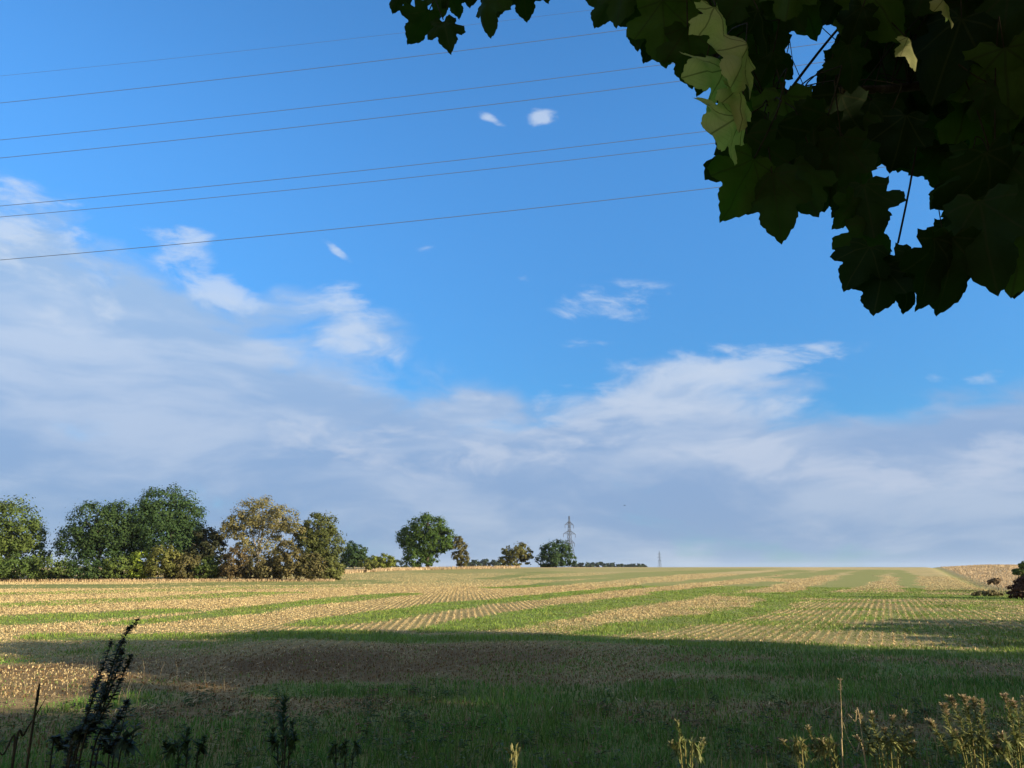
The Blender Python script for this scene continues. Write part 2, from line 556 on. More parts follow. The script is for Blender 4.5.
# loose chopped straw lying on the ground
X, Y, r = scatter(90000, 8, 80, power=1.2)
g, lit, dry, gb = masks(X, Y)
k = rng.uniform(0, 1, len(X)) > np.clip(g + .93 * lit, 0, 1)
X, Y, r = X[k], Y[k], r[k]; n = len(X)
P = np.stack([X, Y, terrain(X, Y) + .012 + rng.uniform(0, .03, n)], 1)
c = tinted(n, (.33, .225, .10), (.52, .38, .19))
tag(blades('loose_straw', P, np.full(n, .02), .004 + .0008 * r, rng.uniform(4, 10, n), c, M_straw, seg=0), 'loose chopped straw lying between the stubble', 'straw', kind='stuff')


def px_scatter(n, poly):
    """random ground points along a strip given by pixel pairs at the ground: [(px, py, d), ...] and a depth"""
    out = []
    for _ in range(n):
        k = random.randrange(len(poly) - 1); t = random.random()
        a, b = poly[k], poly[k + 1]
        d = a[2] + (b[2] - a[2]) * t + random.uniform(-1, 1) * a[3]
        px = a[0] + (b[0] - a[0]) * t
        X = (px - 512) / F * d * 1.0 / CP * CP
        out.append((X, d))
    return np.array(out)


# dry grass: the strip in front of the left hedge, the rise by the lone tree, the bank on the right
Q = px_scatter(9000, [(-30, 0, 92.5, 1.0), (90, 0, 92.5, 1.0), (340, 0, 93, 1.0)])
Q2 = px_scatter(7000, [(335, 0, 118, 3), (400, 0, 143, 3), (520, 0, 160, 3)])
Xb, Yb, rb = scatter(60000, 36, 200, 24, 41, power=1.0)
s = bound_s(Xb, Yb); kb = (s > .9) & (Yb < 196)
X = np.concatenate([Q[:, 0], Q2[:, 0], Xb[kb]]); Y = np.concatenate([Q[:, 1], Q2[:, 1], Yb[kb]])
r = np.hypot(X, Y); n = len(X)
P = np.stack([X, Y, terrain(X, Y) - .02], 1)
h = rng.uniform(.18, .42, n); h[len(Q):len(Q) + len(Q2)] *= 1.5; h[len(Q) + len(Q2):] *= .65
c = tinted(n, (.40, .27, .145), (.60, .45, .26))
tag(blades('dry_grass', P, h, .01 + .0007 * r, rng.uniform(.1, .5, n), c, M_straw, seg=1), 'tall dry tan grass along the field margins', 'dry grass', kind='stuff')


# ------------------------------------------------------------------ trees
def leaf_cloud(lobes, n, size, c0, c1, hole=0.0, var=.28, seed=0, keep=None, clump_r=.2, flat=.85):
    """leaf-sized faces in clumps over the lobes (centre, radii); returns vertices, quads, tints"""
    rg = np.random.default_rng(seed + 100)
    area = np.array([max(l[1][0], l[1][1]) * l[1][2] for l in lobes]); share = area / area.sum()
    Vs, Cs = [], []
    for (cen, rd), sh in zip(lobes, share):
        cen = np.array(cen, float); rd = np.array(rd, float)
        m = int(n * sh)
        nc = max(10, int(m / 34))
        dirs = rg.normal(size=(nc, 3)); dirs /= np.linalg.norm(dirs, axis=1)[:, None]
        rr = rg.uniform(.70, 1.0, nc) ** .8
        bump = np.array([mnoise.noise(Vector(d * 2.6 + cen * .37)) for d in dirs])
        rr = rr * (1 + .22 * bump)
        if hole > 0: rr = np.where(rg.uniform(0, 1, nc) < hole, rr * .5, rr)
        cc = cen + dirs * rr[:, None] * rd
        ctint = rg.uniform(0, 1, nc)
        ids = rg.integers(0, nc, m)
        off = np.clip(rg.normal(size=(m, 3)), -1.5, 1.5) * (clump_r * rd.mean() * rg.uniform(.35, 1.0, (m, 1)))
        off[:, 2] *= .7
        pos = cc[ids] + off
        nrm = dirs[ids] * .55 + off / (np.linalg.norm(off, axis=1)[:, None] + 1e-6) * .6 + rg.normal(size=(m, 3)) * .32
        nrm[:, 2] += .25
        nrm /= np.linalg.norm(nrm, axis=1)[:, None]
        t1 = np.cross(nrm, rg.normal(size=(m, 3))); t1 /= np.linalg.norm(t1, axis=1)[:, None]
        t2 = np.cross(nrm, t1)
        sz = size * rg.uniform(.6, 1.35, (m, 1))
        quad = np.stack([pos - t1 * sz * .6, pos - t2 * sz * .4 + nrm * sz * .12, pos + t1 * sz * .6, pos + t2 * sz * .4 + nrm * sz * .12], 1)
        tt = np.clip(.55 * ctint[ids] + .45 * rg.uniform(0, 1, m), 0, 1)[:, None]
        col = (np.array(c0) * (1 - tt) + np.array(c1) * tt) * rg.uniform(1 - var, 1 + var, (m, 1))
        if keep is not None:
            kk = keep(pos); quad = quad[kk]; col = col[kk]
        Vs.append(quad.reshape(-1, 3)); Cs.append(np.repeat(col, 4, 0))
    V = np.concatenate(Vs); C = np.clip(np.concatenate(Cs), .004, .8)
    return V, np.arange(len(V)).reshape(-1, 4), C


def limbs(base, top_pts, r0, seed, n_sub=2):
    """a tapered trunk that forks towards the given points"""
    rg = random.Random(seed)
    T = Tubes()
    base = np.array(base, float)
    tops = [np.array(t, float) for t in top_pts]
    mid = sum(tops) / len(tops)
    fork = base + (mid - base) * .38
    fork[0] = base[0] + (fork[0] - base[0]) * .4
    T.add(bez([base - [0, 0, .3], base + [0, 0, .05], base + (fork - base) * .5 + [rg.uniform(-.2, .2) * r0 * 3, 0, 0], fork], 8),
          [r0 * 1.5, r0 * 1.2, r0, r0 * .95, r0 * .9, r0 * .88, r0 * .85, r0 * .8, r0 * .75], 8)
    for t in tops:
        m1 = fork + (t - fork) * .5 + np.array([rg.uniform(-.1, .1), rg.uniform(-.1, .1), .08]) * np.linalg.norm(t - fork)
        pl = bez([fork, m1, t], 8)
        T.add(pl, [r0 * (.62 - .055 * i) for i in range(9)], 6)
        for q in range(n_sub * 2):
            s_ = pl[rg.randint(3, 7)]
            e = s_ + np.array([rg.uniform(-1, 1), rg.uniform(-1, 1), rg.uniform(.1, 1)]) * np.linalg.norm(t - fork) * .35
            T.add([s_, (s_ + e) / 2 + [0, 0, .05], e], [r0 * .2, r0 * .13, r0 * .06], 5)
    return T


def tree(name, label, cat, d, trunk_px, lobes_px, c0, c1, n, size, seed, hole=0., trunk_r=.25, bark=None, base_z=None, group=None, clump_r=.2, var=.17, trunk_tops=None, depth=.9):
    """lobes_px: (x, y, rx, ry) as seen, put at their real size at distance d"""
    bx = at(trunk_px, 570, d)[0]
    bz = float(terrain(bx, d)) if base_z is None else base_z
    o = empty(name, (bx, d, bz), label, cat, group)
    lobes = []
    rg = random.Random(seed)
    for i, (x, y, rx, ry) in enumerate(lobes_px):
        dz = rg.uniform(-.35, .35) * rx * d / F if len(lobes_px) > 1 else 0
        c = at(x, y, d + dz)
        k = d / F / CP
        lobes.append((c, (rx * k, rx * k * depth, ry * k)))
    V, q, C = leaf_cloud(lobes, n, size, c0, c1, hole, seed=seed, clump_r=clump_r, var=var)
    keep = V.reshape(-1, 4, 3)[:, :, 2].min(1) > bz - .05
    idx = np.repeat(keep, 4)
    V = V[idx]; C = C[idx]; q = np.arange(len(V)).reshape(-1, 4)
    tops = trunk_tops or [l[0] + np.array([0, 0, l[1][2] * .3]) for l in lobes[:4]]
    limbs((bx, d, bz), tops, trunk_r, seed).build('trunk', bark or M_bark, o)
    mesh_np('crown', V, [q], M_leaf, o, C)
    return o


DARK0, DARK1 = (.028, .058, .019), (.07, .11, .034)
MID0, MID1 = (.06, .095, .022), (.13, .16, .038)
OLV0, OLV1 = (.09, .10, .026), (.18, .17, .045)
TAN0, TAN1 = (.135, .125, .042), (.27, .225, .09)
BRN0, BRN1 = (.085, .06, .03), (.16, .105, .05)
YEL0, YEL1 = (.14, .19, .025), (.25, .29, .045)

G1 = 'trees along the left hedge line'
tree('broadleaf_tree', 'mid green leafy tree cut off by the left edge of the photo', 'tree', 97, 5,
     [(8, 528, 27, 27), (26, 540, 18, 20), (-15, 535, 26, 28), (28, 556, 17, 14), (-5, 556, 22, 16)], MID0, MID1, 17000, .24, 1, group=G1)
tree('oak_tree', 'tallest dark green tree, domed, right of the lower dark crown in the left hedge', 'tree', 99, 168,
     [(168, 508, 27, 23), (184, 522, 19, 21), (150, 525, 24, 24), (170, 540, 32, 22), (190, 545, 15, 16)], DARK0, DARK1, 25000, .22, 2, trunk_r=.35, group=G1)
tree('oak_tree', 'broad low dark green tree leaning against the tallest dome in the left hedge', 'tree', 97, 98,
     [(95, 525, 24, 22), (118, 527, 22, 24), (78, 542, 20, 18), (108, 546, 28, 18), (130, 540, 18, 22)], DARK0, (.07, .105, .032), 22000, .22, 3, trunk_r=.3, group=G1)
tree('hawthorn_tree', 'small dark brownish tree between the tall dark oak and the tan tree', 'tree', 97, 207,
     [(205, 543, 14, 17), (213, 552, 12, 16), (198, 558, 14, 14)], (.03, .04, .018), (.07, .065, .028), 4500, .26, 4, group=G1)
tree('autumn_tree', 'tan and russet tree with thin foliage, sky showing through its lower crown', 'tree', 96, 256,
     [(262, 510, 22, 12), (245, 522, 20, 13), (282, 520, 18, 13), (264, 524, 22, 13), (235, 538, 14, 9), (287, 535, 14, 9), (298, 530, 9, 10), (232, 528, 12, 12), (262, 545, 30, 9)], TAN0, TAN1, 13000, .19, 5, hole=.25, trunk_r=.2, bark=M_palebark, group=G1, clump_r=.22)
tree('field_maple_tree', 'rounded olive green tree at the right end of the left hedge', 'tree', 97, 321,
     [(320, 529, 16, 16), (326, 545, 17, 18), (309, 545, 14, 18), (320, 560, 18, 12)], (.055, .07, .02), (.14, .145, .04), 13000, .21, 6, group=G1)
tree('round_tree', 'small dark round tree standing alone in the gap beyond the left hedge', 'tree', 150, 354,
     [(354, 553, 12, 10), (351, 560, 10, 7), (359, 560, 8, 7)], DARK0, (.055, .085, .03), 3500, .36, 7)
tree('lone_oak_tree', 'big dark green oak standing alone on the rise beside a brown shrub', 'tree', 150, 428,
     [(427, 527, 17, 13), (412, 538, 14, 12), (441, 540, 13, 12), (425, 543, 22, 12), (415, 556, 11, 11), (428, 558, 9, 9)], (.036, .075, .016), (.10, .15, .03), 18000, .29, 8, trunk_r=.4)
tree('brown_shrub', 'tall brown shrub touching the right side of the lone oak', 'shrub', 150, 461,
     [(459, 549, 8, 11), (463, 558, 6, 10), (454, 541, 5, 6)], (.09, .085, .03), (.17, .145, .05), 2600, .30, 9, trunk_r=.12)
tree('thorn_tree', 'small russet and green tree left of the dark tree on the crest', 'tree', 176, 517,
     [(518, 552, 13, 8), (507, 558, 8, 8), (526, 557, 7, 7), (513, 563, 7, 5)], (.075, .085, .024), (.17, .15, .045), 3600, .36, 10, hole=.15)
tree('round_tree', 'dark green rounded tree on the crest in front of the pylon', 'tree', 176, 556,
     [(556, 552, 15, 11), (546, 557, 11, 10), (566, 556, 9, 10), (552, 562, 14, 5)], (.03, .058, .022), (.065, .10, .034), 5200, .36, 11)

# shrubs that fill the foot of the hedge
G2 = 'shrubs at the foot of the left hedge'
shrubs = [
    (12, 567, 26, 11, MID0, (.085, .12, .03), 'dark green low shrub at the foot of the leftmost tree'),
    (52, 568, 22, 10, DARK0, MID1, 'dark green low shrub in the dip between the leftmost tree and the dark oaks'),
    (90, 569, 22, 9, DARK0, (.07, .10, .03), 'deep green trimmed shrub under the broad low dark tree'),
    (118, 568, 16, 10, MID0, MID1, 'mid green shrub beside the bright yellow-green bush'),
    (141, 565, 13, 14, YEL0, YEL1, 'bright yellow-green bush under the dark oaks'),
    (165, 561, 16, 16, OLV0, OLV1, 'olive bush with yellowish top under the tallest dark tree'),
    (186, 566, 14, 13, (.07, .07, .025), (.13, .105, .04), 'brownish olive shrub right of the tallest dark tree'),
    (210, 568, 16, 10, MID0, (.10, .12, .03), 'green low shrub below the small dark brownish tree'),
    (236, 562, 14, 16, BRN0, (.16, .12, .05), 'brown shrub at the left foot of the tan tree'),
    (262, 565, 16, 14, (.09, .085, .035), (.17, .135, .055), 'grey-brown shrub straight below the tan tree'),
    (287, 560, 14, 17, (.08, .075, .028), (.17, .13, .05), 'russet and olive shrub between the tan tree and the rounded olive tree'),
    (310, 566, 15, 13, (.07, .07, .025), (.15, .12, .045), 'brownish shrub under the rounded olive tree'),
    (331, 570, 11, 9, OLV0, (.15, .15, .045), 'olive bush closing the right end of the left hedge'),
]
for i, (x, y, rx, ry, c0, c1, lab) in enumerate(shrubs):
    k_ = 1.35 if c0 == YEL0 else 1.1; c0 = tuple(v * k_ for v in c0); c1 = tuple(v * k_ for v in c1)
    tree('hedge_shrub', lab, 'shrub', 92.9 + (i * 37 % 5) * .3, x, [(x, y, rx, ry), (x - rx * .4, y + ry * .3, rx * .7, ry * .8), (x + rx * .45, y + ry * .25, rx * .65, ry * .75)],
         c0, c1, 3600, .22, 30 + i, trunk_r=.08, group=G2, var=.35)
tree('field_bush', 'yellowish low bush on the rise left of the lone oak', 'shrub', 140, 382,
     [(374, 561, 9, 5), (386, 560, 9, 5), (380, 563, 12, 5)], OLV0, YEL1, 2400, .28, 50, trunk_r=.06)
tree('field_bush', 'low olive bush on the left flank of the rise, beside the hedge gap', 'shrub', 128, 366,
     [(366, 564, 7, 4), (372, 565, 6, 4)], MID0, OLV1, 1200, .26, 51, trunk_r=.06)

# bushes on the right-hand bank
tree('bank_bush', 'dark green bush highest on the right edge of the photo', 'shrub', 62, 1022,
     [(1021, 570, 7, 6), (1030, 569, 9, 8)], DARK0, MID1, 2500, .17, 60, trunk_r=.06)
tree('bank_bush', 'dark reddish brown bush on the bank at the right edge', 'shrub', 47, 1018,
     [(1017, 590, 8, 8), (1027, 588, 10, 11)], (.05, .026, .02), (.11, .06, .04), 2600, .13, 61, trunk_r=.05)
tree('bank_bush', 'small dark bramble mound in the middle of the tan bank', 'shrub', 70, 996,
     [(995, 581, 4.5, 2.6), (992, 582, 4, 2)], (.18, .125, .075), (.28, .20, .115), 900, .16, 62, trunk_r=.04)
tree('bank_bush', 'low dark bramble where the bank meets the stubble', 'shrub', 52, 988,
     [(988, 593, 8, 2.6), (979, 594, 6, 1.8), (997, 595, 7, 2.2)], (.14, .115, .055), (.22, .18, .08), 1200, .13, 63, trunk_r=.04)

# far woodland behind the crest
lob = []
for x, y, hgt, d in [(x, 566 - 2.2 * math.sin(x * .05) ** 2 * (1.3 - (x - 575) / 75), 4, 700) for x in range(575, 645, 4)] + \
                    [(x, 562 + 2 * math.sin(x * .3), 5, 560) for x in range(332, 410, 6)] + [(x, 562 + 1.5 * math.sin(x * .5), 5, 560) for x in range(462, 512, 5)]:
    c = at(x, y + 3, d); k = d / F
    lob.append((c, (4.5 * k, 8, 4.5 * k)))
V, q, C = leaf_cloud(lob, 16000, 1.3, (.03, .045, .022), (.06, .075, .03), seed=77)
tag(mesh_np('far_woodland', V, [q], M_leaf, None, C), 'low dark line of distant woodland behind the field crest', 'woodland', kind='stuff')


# ------------------------------------------------------------------ pylons
def pylon(px, d, top_py, label):
    bx = at(px, 570, d)[0]
    bz = -11.7
    H = at(px, top_py, d)[2] - bz
    o = empty('pylon', (bx, d, bz), label, 'pylon', 'pylons beyond the field')
    ca, sa = math.cos(R(38)), math.sin(R(38))

    def W(x, y, z): return np.array([bx + x * ca - y * sa, d + x * sa + y * ca, bz + z])
    def half(t): return H * (.085 * (1 - t / .62) + .024) if t < .62 else H * (.024 - .02 * (t - .62) / .38)
    T = Tubes()
    lv = [0, .12, .23, .33, .42, .5, .57, .63, .69, .75, .81, .87, .93, 1.0]
    rr = H * .0025
    for sx in (-1, 1):
        for sy in (-1, 1):
            T.add([W(sx * half(t), sy * half(t), t * H) for t in lv], rr * 1.4, 4)
    for t0, t1 in zip(lv[:-1], lv[1:]):
        a, b = half(t0), half(t1)
        for s in (-1, 1):
            T.add([W(-a, s * a, t0 * H), W(b, s * b, t1 * H)], rr * .8, 4)
            T.add([W(a, s * a, t0 * H), W(-b, s * b, t1 * H)], rr * .8, 4)
            T.add([W(s * a, -a, t0 * H), W(s * b, b, t1 * H)], rr * .8, 4)
            T.add([W(s * a, a, t0 * H), W(s * b, -b, t1 * H)], rr * .8, 4)
            T.add([W(-b, s * b, t1 * H), W(b, s * b, t1 * H)], rr * .8, 4)
    T.build('tower', M_steel, o)
    for t, ln in ((.60, .10), (.735, .12), (.87, .085)):
        T = Tubes(); b = half(t)
        for sy in (-1, 1): T.add([W(-b, sy * b, t * H), W(b, sy * b, t * H)], rr, 4)
        T.add([W(-b, -b, t * H), W(b, b, t * H)], rr, 4)
        for s in (-1, 1):
            tip = W(s * H * ln, 0, t * H)
            for sy in (-1, 1):
                T.add([W(s * b, sy * b, t * H), tip], rr, 4)
                T.add([W(s * b, sy * b, (t + .045) * H), tip], rr, 4)
                T.add([W(s * (b + (H * ln - b) * .5), sy * b * .5, t * H), W(s * b, sy * b, (t + .045) * H)], rr * .7, 4)
        arm = T.build('crossarm', M_steel, o)
        for s in (-1, 1):
            Tubes().add([W(s * H * ln, 0, t * H), W(s * H * ln, 0, (t - .05) * H)], rr * 1.3, 6).build('insulator', M_steel, arm)
    return o


pylon(570, 745, 516, 'larger lattice pylon rising behind the dark tree on the crest')
pylon(660, 2000, 551, 'tiny faint pylon far beyond the crest, right of the larger pylon')

# ------------------------------------------------------------------ the power line overhead
wires = [(76, 340, 40, .016, 'uppermost faint thin earth wire crossing the blue sky'),
         (103, 600, 33, .034, 'second highest power cable, just under the faint top wire'),
         (140, 660, 65, .034, 'upper cable of the higher close pair in the sky'),
         (158, 665, 83, .034, 'lower cable of the higher close pair in the sky'),
         (206, 700, 132, .034, 'upper cable of the lower, tighter pair in the sky'),
         (217, 700, 145, .034, 'lower cable of the lower, tighter pair in the sky'),
         (260, 712, 188, .036, 'lowest power cable, crossing in front of the white cloud at left')]
for i, (y0, xr, yr, rr, lab) in enumerate(wires):
    b2 = .0000233
    a1 = (y0 - yr) / xr - b2 * xr
    pts = []
    for x in range(-700, 1800, 50):
        y = y0 - a1 * x - b2 * x * x
        d = 92 - x * .008 + (i % 3) * 3
        pts.append(at(x, y, d))
    tag(Tubes().add(pts, rr, 6).build('power_cable', M_cable), lab, 'cable', 'cables of the power line overhead')

# ------------------------------------------------------------------ the sycamore overhead
def sycamore_leaf_mat():
    m, nt, p, out = new_mat('sycamore_leaf')
    uv = nt.nodes.new('ShaderNodeUVMap'); uv.uv_map = 'leaf'
    sp = nt.nodes.new('ShaderNodeSeparateXYZ'); L(nt, uv.outputs[0], sp.inputs[0])
    a = math_n(nt, 'ARCTAN2', sp.outputs[0], sp.outputs[1])
    r_ = math_n(nt, 'SQRT', math_n(nt, 'ADD', math_n(nt, 'POWER', sp.outputs[0], 2.0), math_n(nt, 'POWER', sp.outputs[1], 2.0)))
    k = math_n(nt, 'ABSOLUTE', math_n(nt, 'SUBTRACT', math_n(nt, 'FRACT', math_n(nt, 'ADD', math_n(nt, 'DIVIDE', a, .72), .5)), .5))
    dist = math_n(nt, 'MULTIPLY', math_n(nt, 'MULTIPLY', k, .72), r_)
    vein = math_n(nt, 'SUBTRACT', 1.0, ramp(nt, dist, (.006, .018)))
    fine = math_n(nt, 'ABSOLUTE', math_n(nt, 'SINE', math_n(nt, 'MULTIPLY', math_n(nt, 'ADD', math_n(nt, 'MULTIPLY', k, .5), r_), 38.0)))
    vein2 = math_n(nt, 'MULTIPLY', math_n(nt, 'SUBTRACT', 1.0, ramp(nt, fine, (.05, .22))), .35)
    v = math_n(nt, 'MAXIMUM', vein, vein2)
    t = nt.nodes.new('ShaderNodeAttribute'); t.attribute_name = 'tint'
    geo = nt.nodes.new('ShaderNodeNewGeometry')
    n = noise_n(nt, geo.outputs['Position'], 24, 4)
    c = mix_rgb(nt, 1.0, t.outputs['Color'], math_n(nt, 'MULTIPLY_ADD', n, .5, .75), 'MULTIPLY')
    c = mix_rgb(nt, math_n(nt, 'MULTIPLY', v, .6), c, (.03, .035, .012))
    L(nt, c, p.inputs['Base Color'])
    p.inputs['Roughness'].default_value = .7; p.inputs['Specular IOR Level'].default_value = .08
    tr = nt.nodes.new('ShaderNodeBsdfTranslucent'); L(nt, mix_rgb(nt, 1.0, c, (1.35, 2.2, .6), 'MULTIPLY'), tr.inputs['Color'])
    mx = nt.nodes.new('ShaderNodeMixShader'); mx.inputs[0].default_value = .28
    L(nt, p.outputs[0], mx.inputs[1]); L(nt, tr.outputs[0], mx.inputs[2]); L(nt, mx.outputs[0], out.inputs['Surface'])
    return m


M_syc = sycamore_leaf_mat()
half = [(.03, .0), (.10, -.10), (.20, -.13), (.31, -.07), (.38, -.08), (.37, .03), (.33, .10), (.31, .16), (.40, .17), (.50, .21), (.55, .25), (.55, .34), (.56, .45),
        (.50, .47), (.43, .51), (.36, .51), (.29, .51), (.26, .56), (.29, .62), (.28, .70), (.24, .76), (.20, .83), (.13, .89), (.07, .96)]
outline = half + [(0, 1.02)] + [(-x, y) for x, y in reversed(half)]
OUT = []
for i, (x, y) in enumerate(outline):        # small teeth along the edge
    x2, y2 = outline[(i + 1) % len(outline)]
    OUT.append((x, y))
    if i % 2 == 0 and i + 1 < len(outline):
        mx_, my_ = (x + x2) / 2, (y + y2) / 2 - .0
        OUT.append((mx_ * .965, my_ * .965 + .012))
OUT = np.array(OUT)
CEN = np.array([0, .28])
RINGS = [OUT, CEN + (OUT - CEN) * .66, CEN + (OUT - CEN) * .33]
LV = np.vstack(RINGS + [CEN[None]])
m_ = len(OUT)
LF4, LF3 = [], []
for k in range(2):
    for i in range(m_):
        j = (i + 1) % m_
        LF4.append((k * m_ + i, k * m_ + j, (k + 1) * m_ + j, (k + 1) * m_ + i))
for i in range(m_):
    LF3.append((2 * m_ + i, 2 * m_ + (i + 1) % m_, 3 * m_))
LF4 = np.array(LF4); LF3 = np.array(LF3)

RIGHT = np.array([1.0, 0, 0]); UPV = np.array([0, -SP, CP]); FWD = np.array([0, CP, SP])
leaf_list = []      # centre px, py, length px, tip turn (deg, 0 = down, + = to the right), depth, lit
for t in [(398, -2, 30, -20, 2.1), (421, 24, 44, -25, 2.05), (446, 31, 44, 12, 2.0), (440, -2, 36, 10, 2.2), (455, 2, 30, 30, 2.2), (487, 8, 50, -8, 2.0), (492, -16, 60, 10, 2.1), (524, -2, 40, 5, 2.15), (540, -20, 44, 20, 2.1), (470, -22, 50, 0, 2.15),
          (606, 6, 44, -30, 1.9), (622, -4, 60, -10, 1.8), (640, 22, 50, -5, 1.85), (655, 40, 44, -20, 1.8), (664, 28, 70, 5, 1.7), (690, 52, 66, 10, 1.7), (675, 10, 70, 0, 1.75), (704, 74, 40, 0, 1.7),
          (742, 184, 78, -22, 1.55), (752, 166, 90, 12, 1.6), (776, 200, 80, 8, 1.55), (802, 185, 74, 22, 1.6), (766, 160, 100, -15, 1.65), (822, 184, 60, 30, 1.7),
          (848, 210, 44, -35, 1.6), (868, 206, 66, 10, 1.6), (876, 208, 32, 60, 1.65), (868, 246, 66, 0, 1.6), (860, 262, 58, -30, 1.5), (880, 286, 60, -10, 1.5), (908, 284, 56, 5, 1.55), (932, 268, 84, -2, 1.4), (950, 270, 92, 4, 1.42),
          (985, 236, 108, 12, 1.4), (1012, 240, 110, -12, 1.45), (992, 188, 104, 25, 1.5), (1000, 190, 120, 0, 1.5), (905, 272, 56, -20, 1.5), (900, 138, 62, -12, 1.7), (856, 163, 72, 14, 1.75), (838, 166, 80, -5, 1.7), (966, 206, 52, -35, 1.6), (1030, 262, 80, 10, 1.5),
          (812, 150, 100, -10, 1.7), (790, 130, 100, 10, 1.75), (762, 28, 52, 15, 1.7), (790, -6, 60, -10, 1.7), (852, 64, 54, 20, 1.75), (856, 24, 46, -25, 1.8), (812, 120, 52, 0, 1.7), (766, 68, 44, -20, 1.8)]:
    leaf_list.append((t[0], t[1], t[2] * .88) + t[3:] + (0,))
LIT = [(723, 28, 64, 4, 1.50), (712, 70, 66, -66, 1.48), (741, 62, 72, -40, 1.44), (741, 104, 50, -15, 1.47), (727, 124, 70, -58, 1.44), (912, 50, 34, 20, 1.8), (948, 8, 36, 0, 1.75)]
for t in LIT: leaf_list.append(t + (1,))
outline_px = [(560, -80), (596, 0), (606, 18), (640, 38), (664, 55), (694, 72), (706, 90), (704, 125), (722, 150), (730, 195), (748, 200), (780, 215), (800, 200), (830, 195), (860, 195), (862, 230), (862, 265), (885, 288), (940, 285), (985, 275), (1020, 262), (1110, 255), (1110, -120)]
gaps = [[(796, 36), (832, 30), (824, 56), (814, 82), (797, 94), (789, 86), (803, 64)], [(882, 172), (904, 182), (932, 198), (926, 214), (910, 226), (905, 242), (896, 240), (886, 216), (874, 196)],
        [(941, 188), (951, 186), (948, 198)], [(909, 57), (920, 56), (915, 64)], [(910, 146), (917, 146), (914, 156)], [(903, 20), (909, 19), (906, 27)]]


def inside(p, poly):
    x, y = p; c = False; j = len(poly) - 1
    for i in range(len(poly)):
        xi, yi = poly[i]; xj, yj = poly[j]
        if (yi > y) != (yj > y) and x < (xj - xi) * (y - yi) / (yj - yi) + xi: c = not c
        j = i
    return c


rl = random.Random(5)
tries = 0; nfill = 0
while nfill < 215 and tries < 9000:
    tries += 1
    x, y = rl.uniform(570, 1100), rl.uniform(-110, 280)
    ln = rl.uniform(44, 90)
    ok = True
    for k in range(14):
        w = 2 * math.pi * k / 14
        for f_ in (.25, .5):
            p = (x + math.cos(w) * ln * f_, y + math.sin(w) * ln * f_)
            if any(inside(p, g_) for g_ in gaps) or not inside(p, outline_px): ok = False
    if abs(x - 722) < 62 and -8 < y < 170: ok = ok and True
    if not ok: continue
    dd = rl.uniform(1.75, 3.0)
    leaf_list.append((x, y, ln, rl.uniform(-50, 50), dd, 0)); nfill += 1

syc_base = np.array([5.6, -1.7, 0.0])
syc = empty('sycamore_tree', syc_base, 'big sycamore whose dark leafy branch hangs into the top right corner', 'tree')

targets = []        # places the low sun reaches through gaps in the foliage: (point, radius)
lv_all, lc_all, lu_all = [], [], []
tips = []
for (px, py, ln, turn, dep, is_lit) in leaf_list:
    # dep: distance along the view axis
    a, b = (px - 512) / F, (384 - py) / F
    cpos = EYE + dep * (FWD + a * RIGHT + b * UPV)
    size = ln * dep / F
    t = R(turn)
    tip = math.sin(t) * RIGHT - math.cos(t) * UPV
    nrm = -FWD + .0 * RIGHT
    if is_lit:
        nrm = -FWD * .55 + SUN * .8
        tgt = SUN
    else:
        nrm = nrm + RIGHT * rl.gauss(0, .33) + UPV * rl.gauss(-.12, .3)
    tip = tip - nrm * np.dot(tip, nrm) / np.dot(nrm, nrm)
    tip /= np.linalg.norm(tip); nrm /= np.linalg.norm(nrm)
    sidev = np.cross(tip, nrm)
    x = LV[:, 0]; y = LV[:, 1] - .4
    fold = rl.uniform(.05, .5) if not is_lit else rl.uniform(.35, .75)
    zz = -fold * np.abs(x) ** 1.3 - rl.uniform(.05, .5) * np.clip(y, 0, 1) ** 2 + .035 * np.sin(x * 13 + rl.uniform(0, 6)) + .03 * np.sin(y * 11 + rl.uniform(0, 6))
    wid = rl.uniform(.9, 1.1)
    P = cpos + size * (x[:, None] * wid * sidev + y[:, None] * tip + zz[:, None] * nrm)
    lv_all.append(P)
    bright = rl.random() < .16
    if is_lit: base_c = np.array([.36, .345, .15]) * rl.uniform(.85, 1.1)  # sunlit leaves painted far paler than the near-black shaded ones
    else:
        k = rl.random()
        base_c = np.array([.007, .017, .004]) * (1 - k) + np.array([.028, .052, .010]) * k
        if bright: base_c = np.array([.042, .075, .012])  # a few tinted brighter, imitating light glowing through the leaf
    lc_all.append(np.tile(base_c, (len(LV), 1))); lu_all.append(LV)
    basep = cpos + size * (-.4) * tip
    tips.append((basep, cpos, size, tip, is_lit))
    if is_lit: targets.append((cpos + (RIGHT * .02 + UPV * .015) * rl.uniform(-1, 1), .048 if px < 800 else .035))

# low plants in the front right corner that catch the light too
for px, py, d in [(685, 750, 3.1), (860, 730, 3.1), (880, 755, 3.1), (905, 745, 3.1), (955, 715, 3.0), (975, 735, 3.0), (965, 755, 3.0), (990, 750, 3.0), (842, 720, 3.2), (825, 755, 3.1), (793, 758, 3.1), (1012, 735, 2.9), (515, 765, 3.6)]:
    targets.append((at(px, py, d), .15))


def blocks_sun(P, slack=0.0):
    """which of the points P lie in the way of the sun to one of the lit places"""
    P = np.asarray(P); bad = np.zeros(len(P), bool)
    for T_, r_ in targets:
        v = P - T_
        t = v @ SUN
        dist = np.linalg.norm(v - t[:, None] * SUN, axis=1)
        bad |= (t > .04) & (dist < r_ + slack)
    return bad


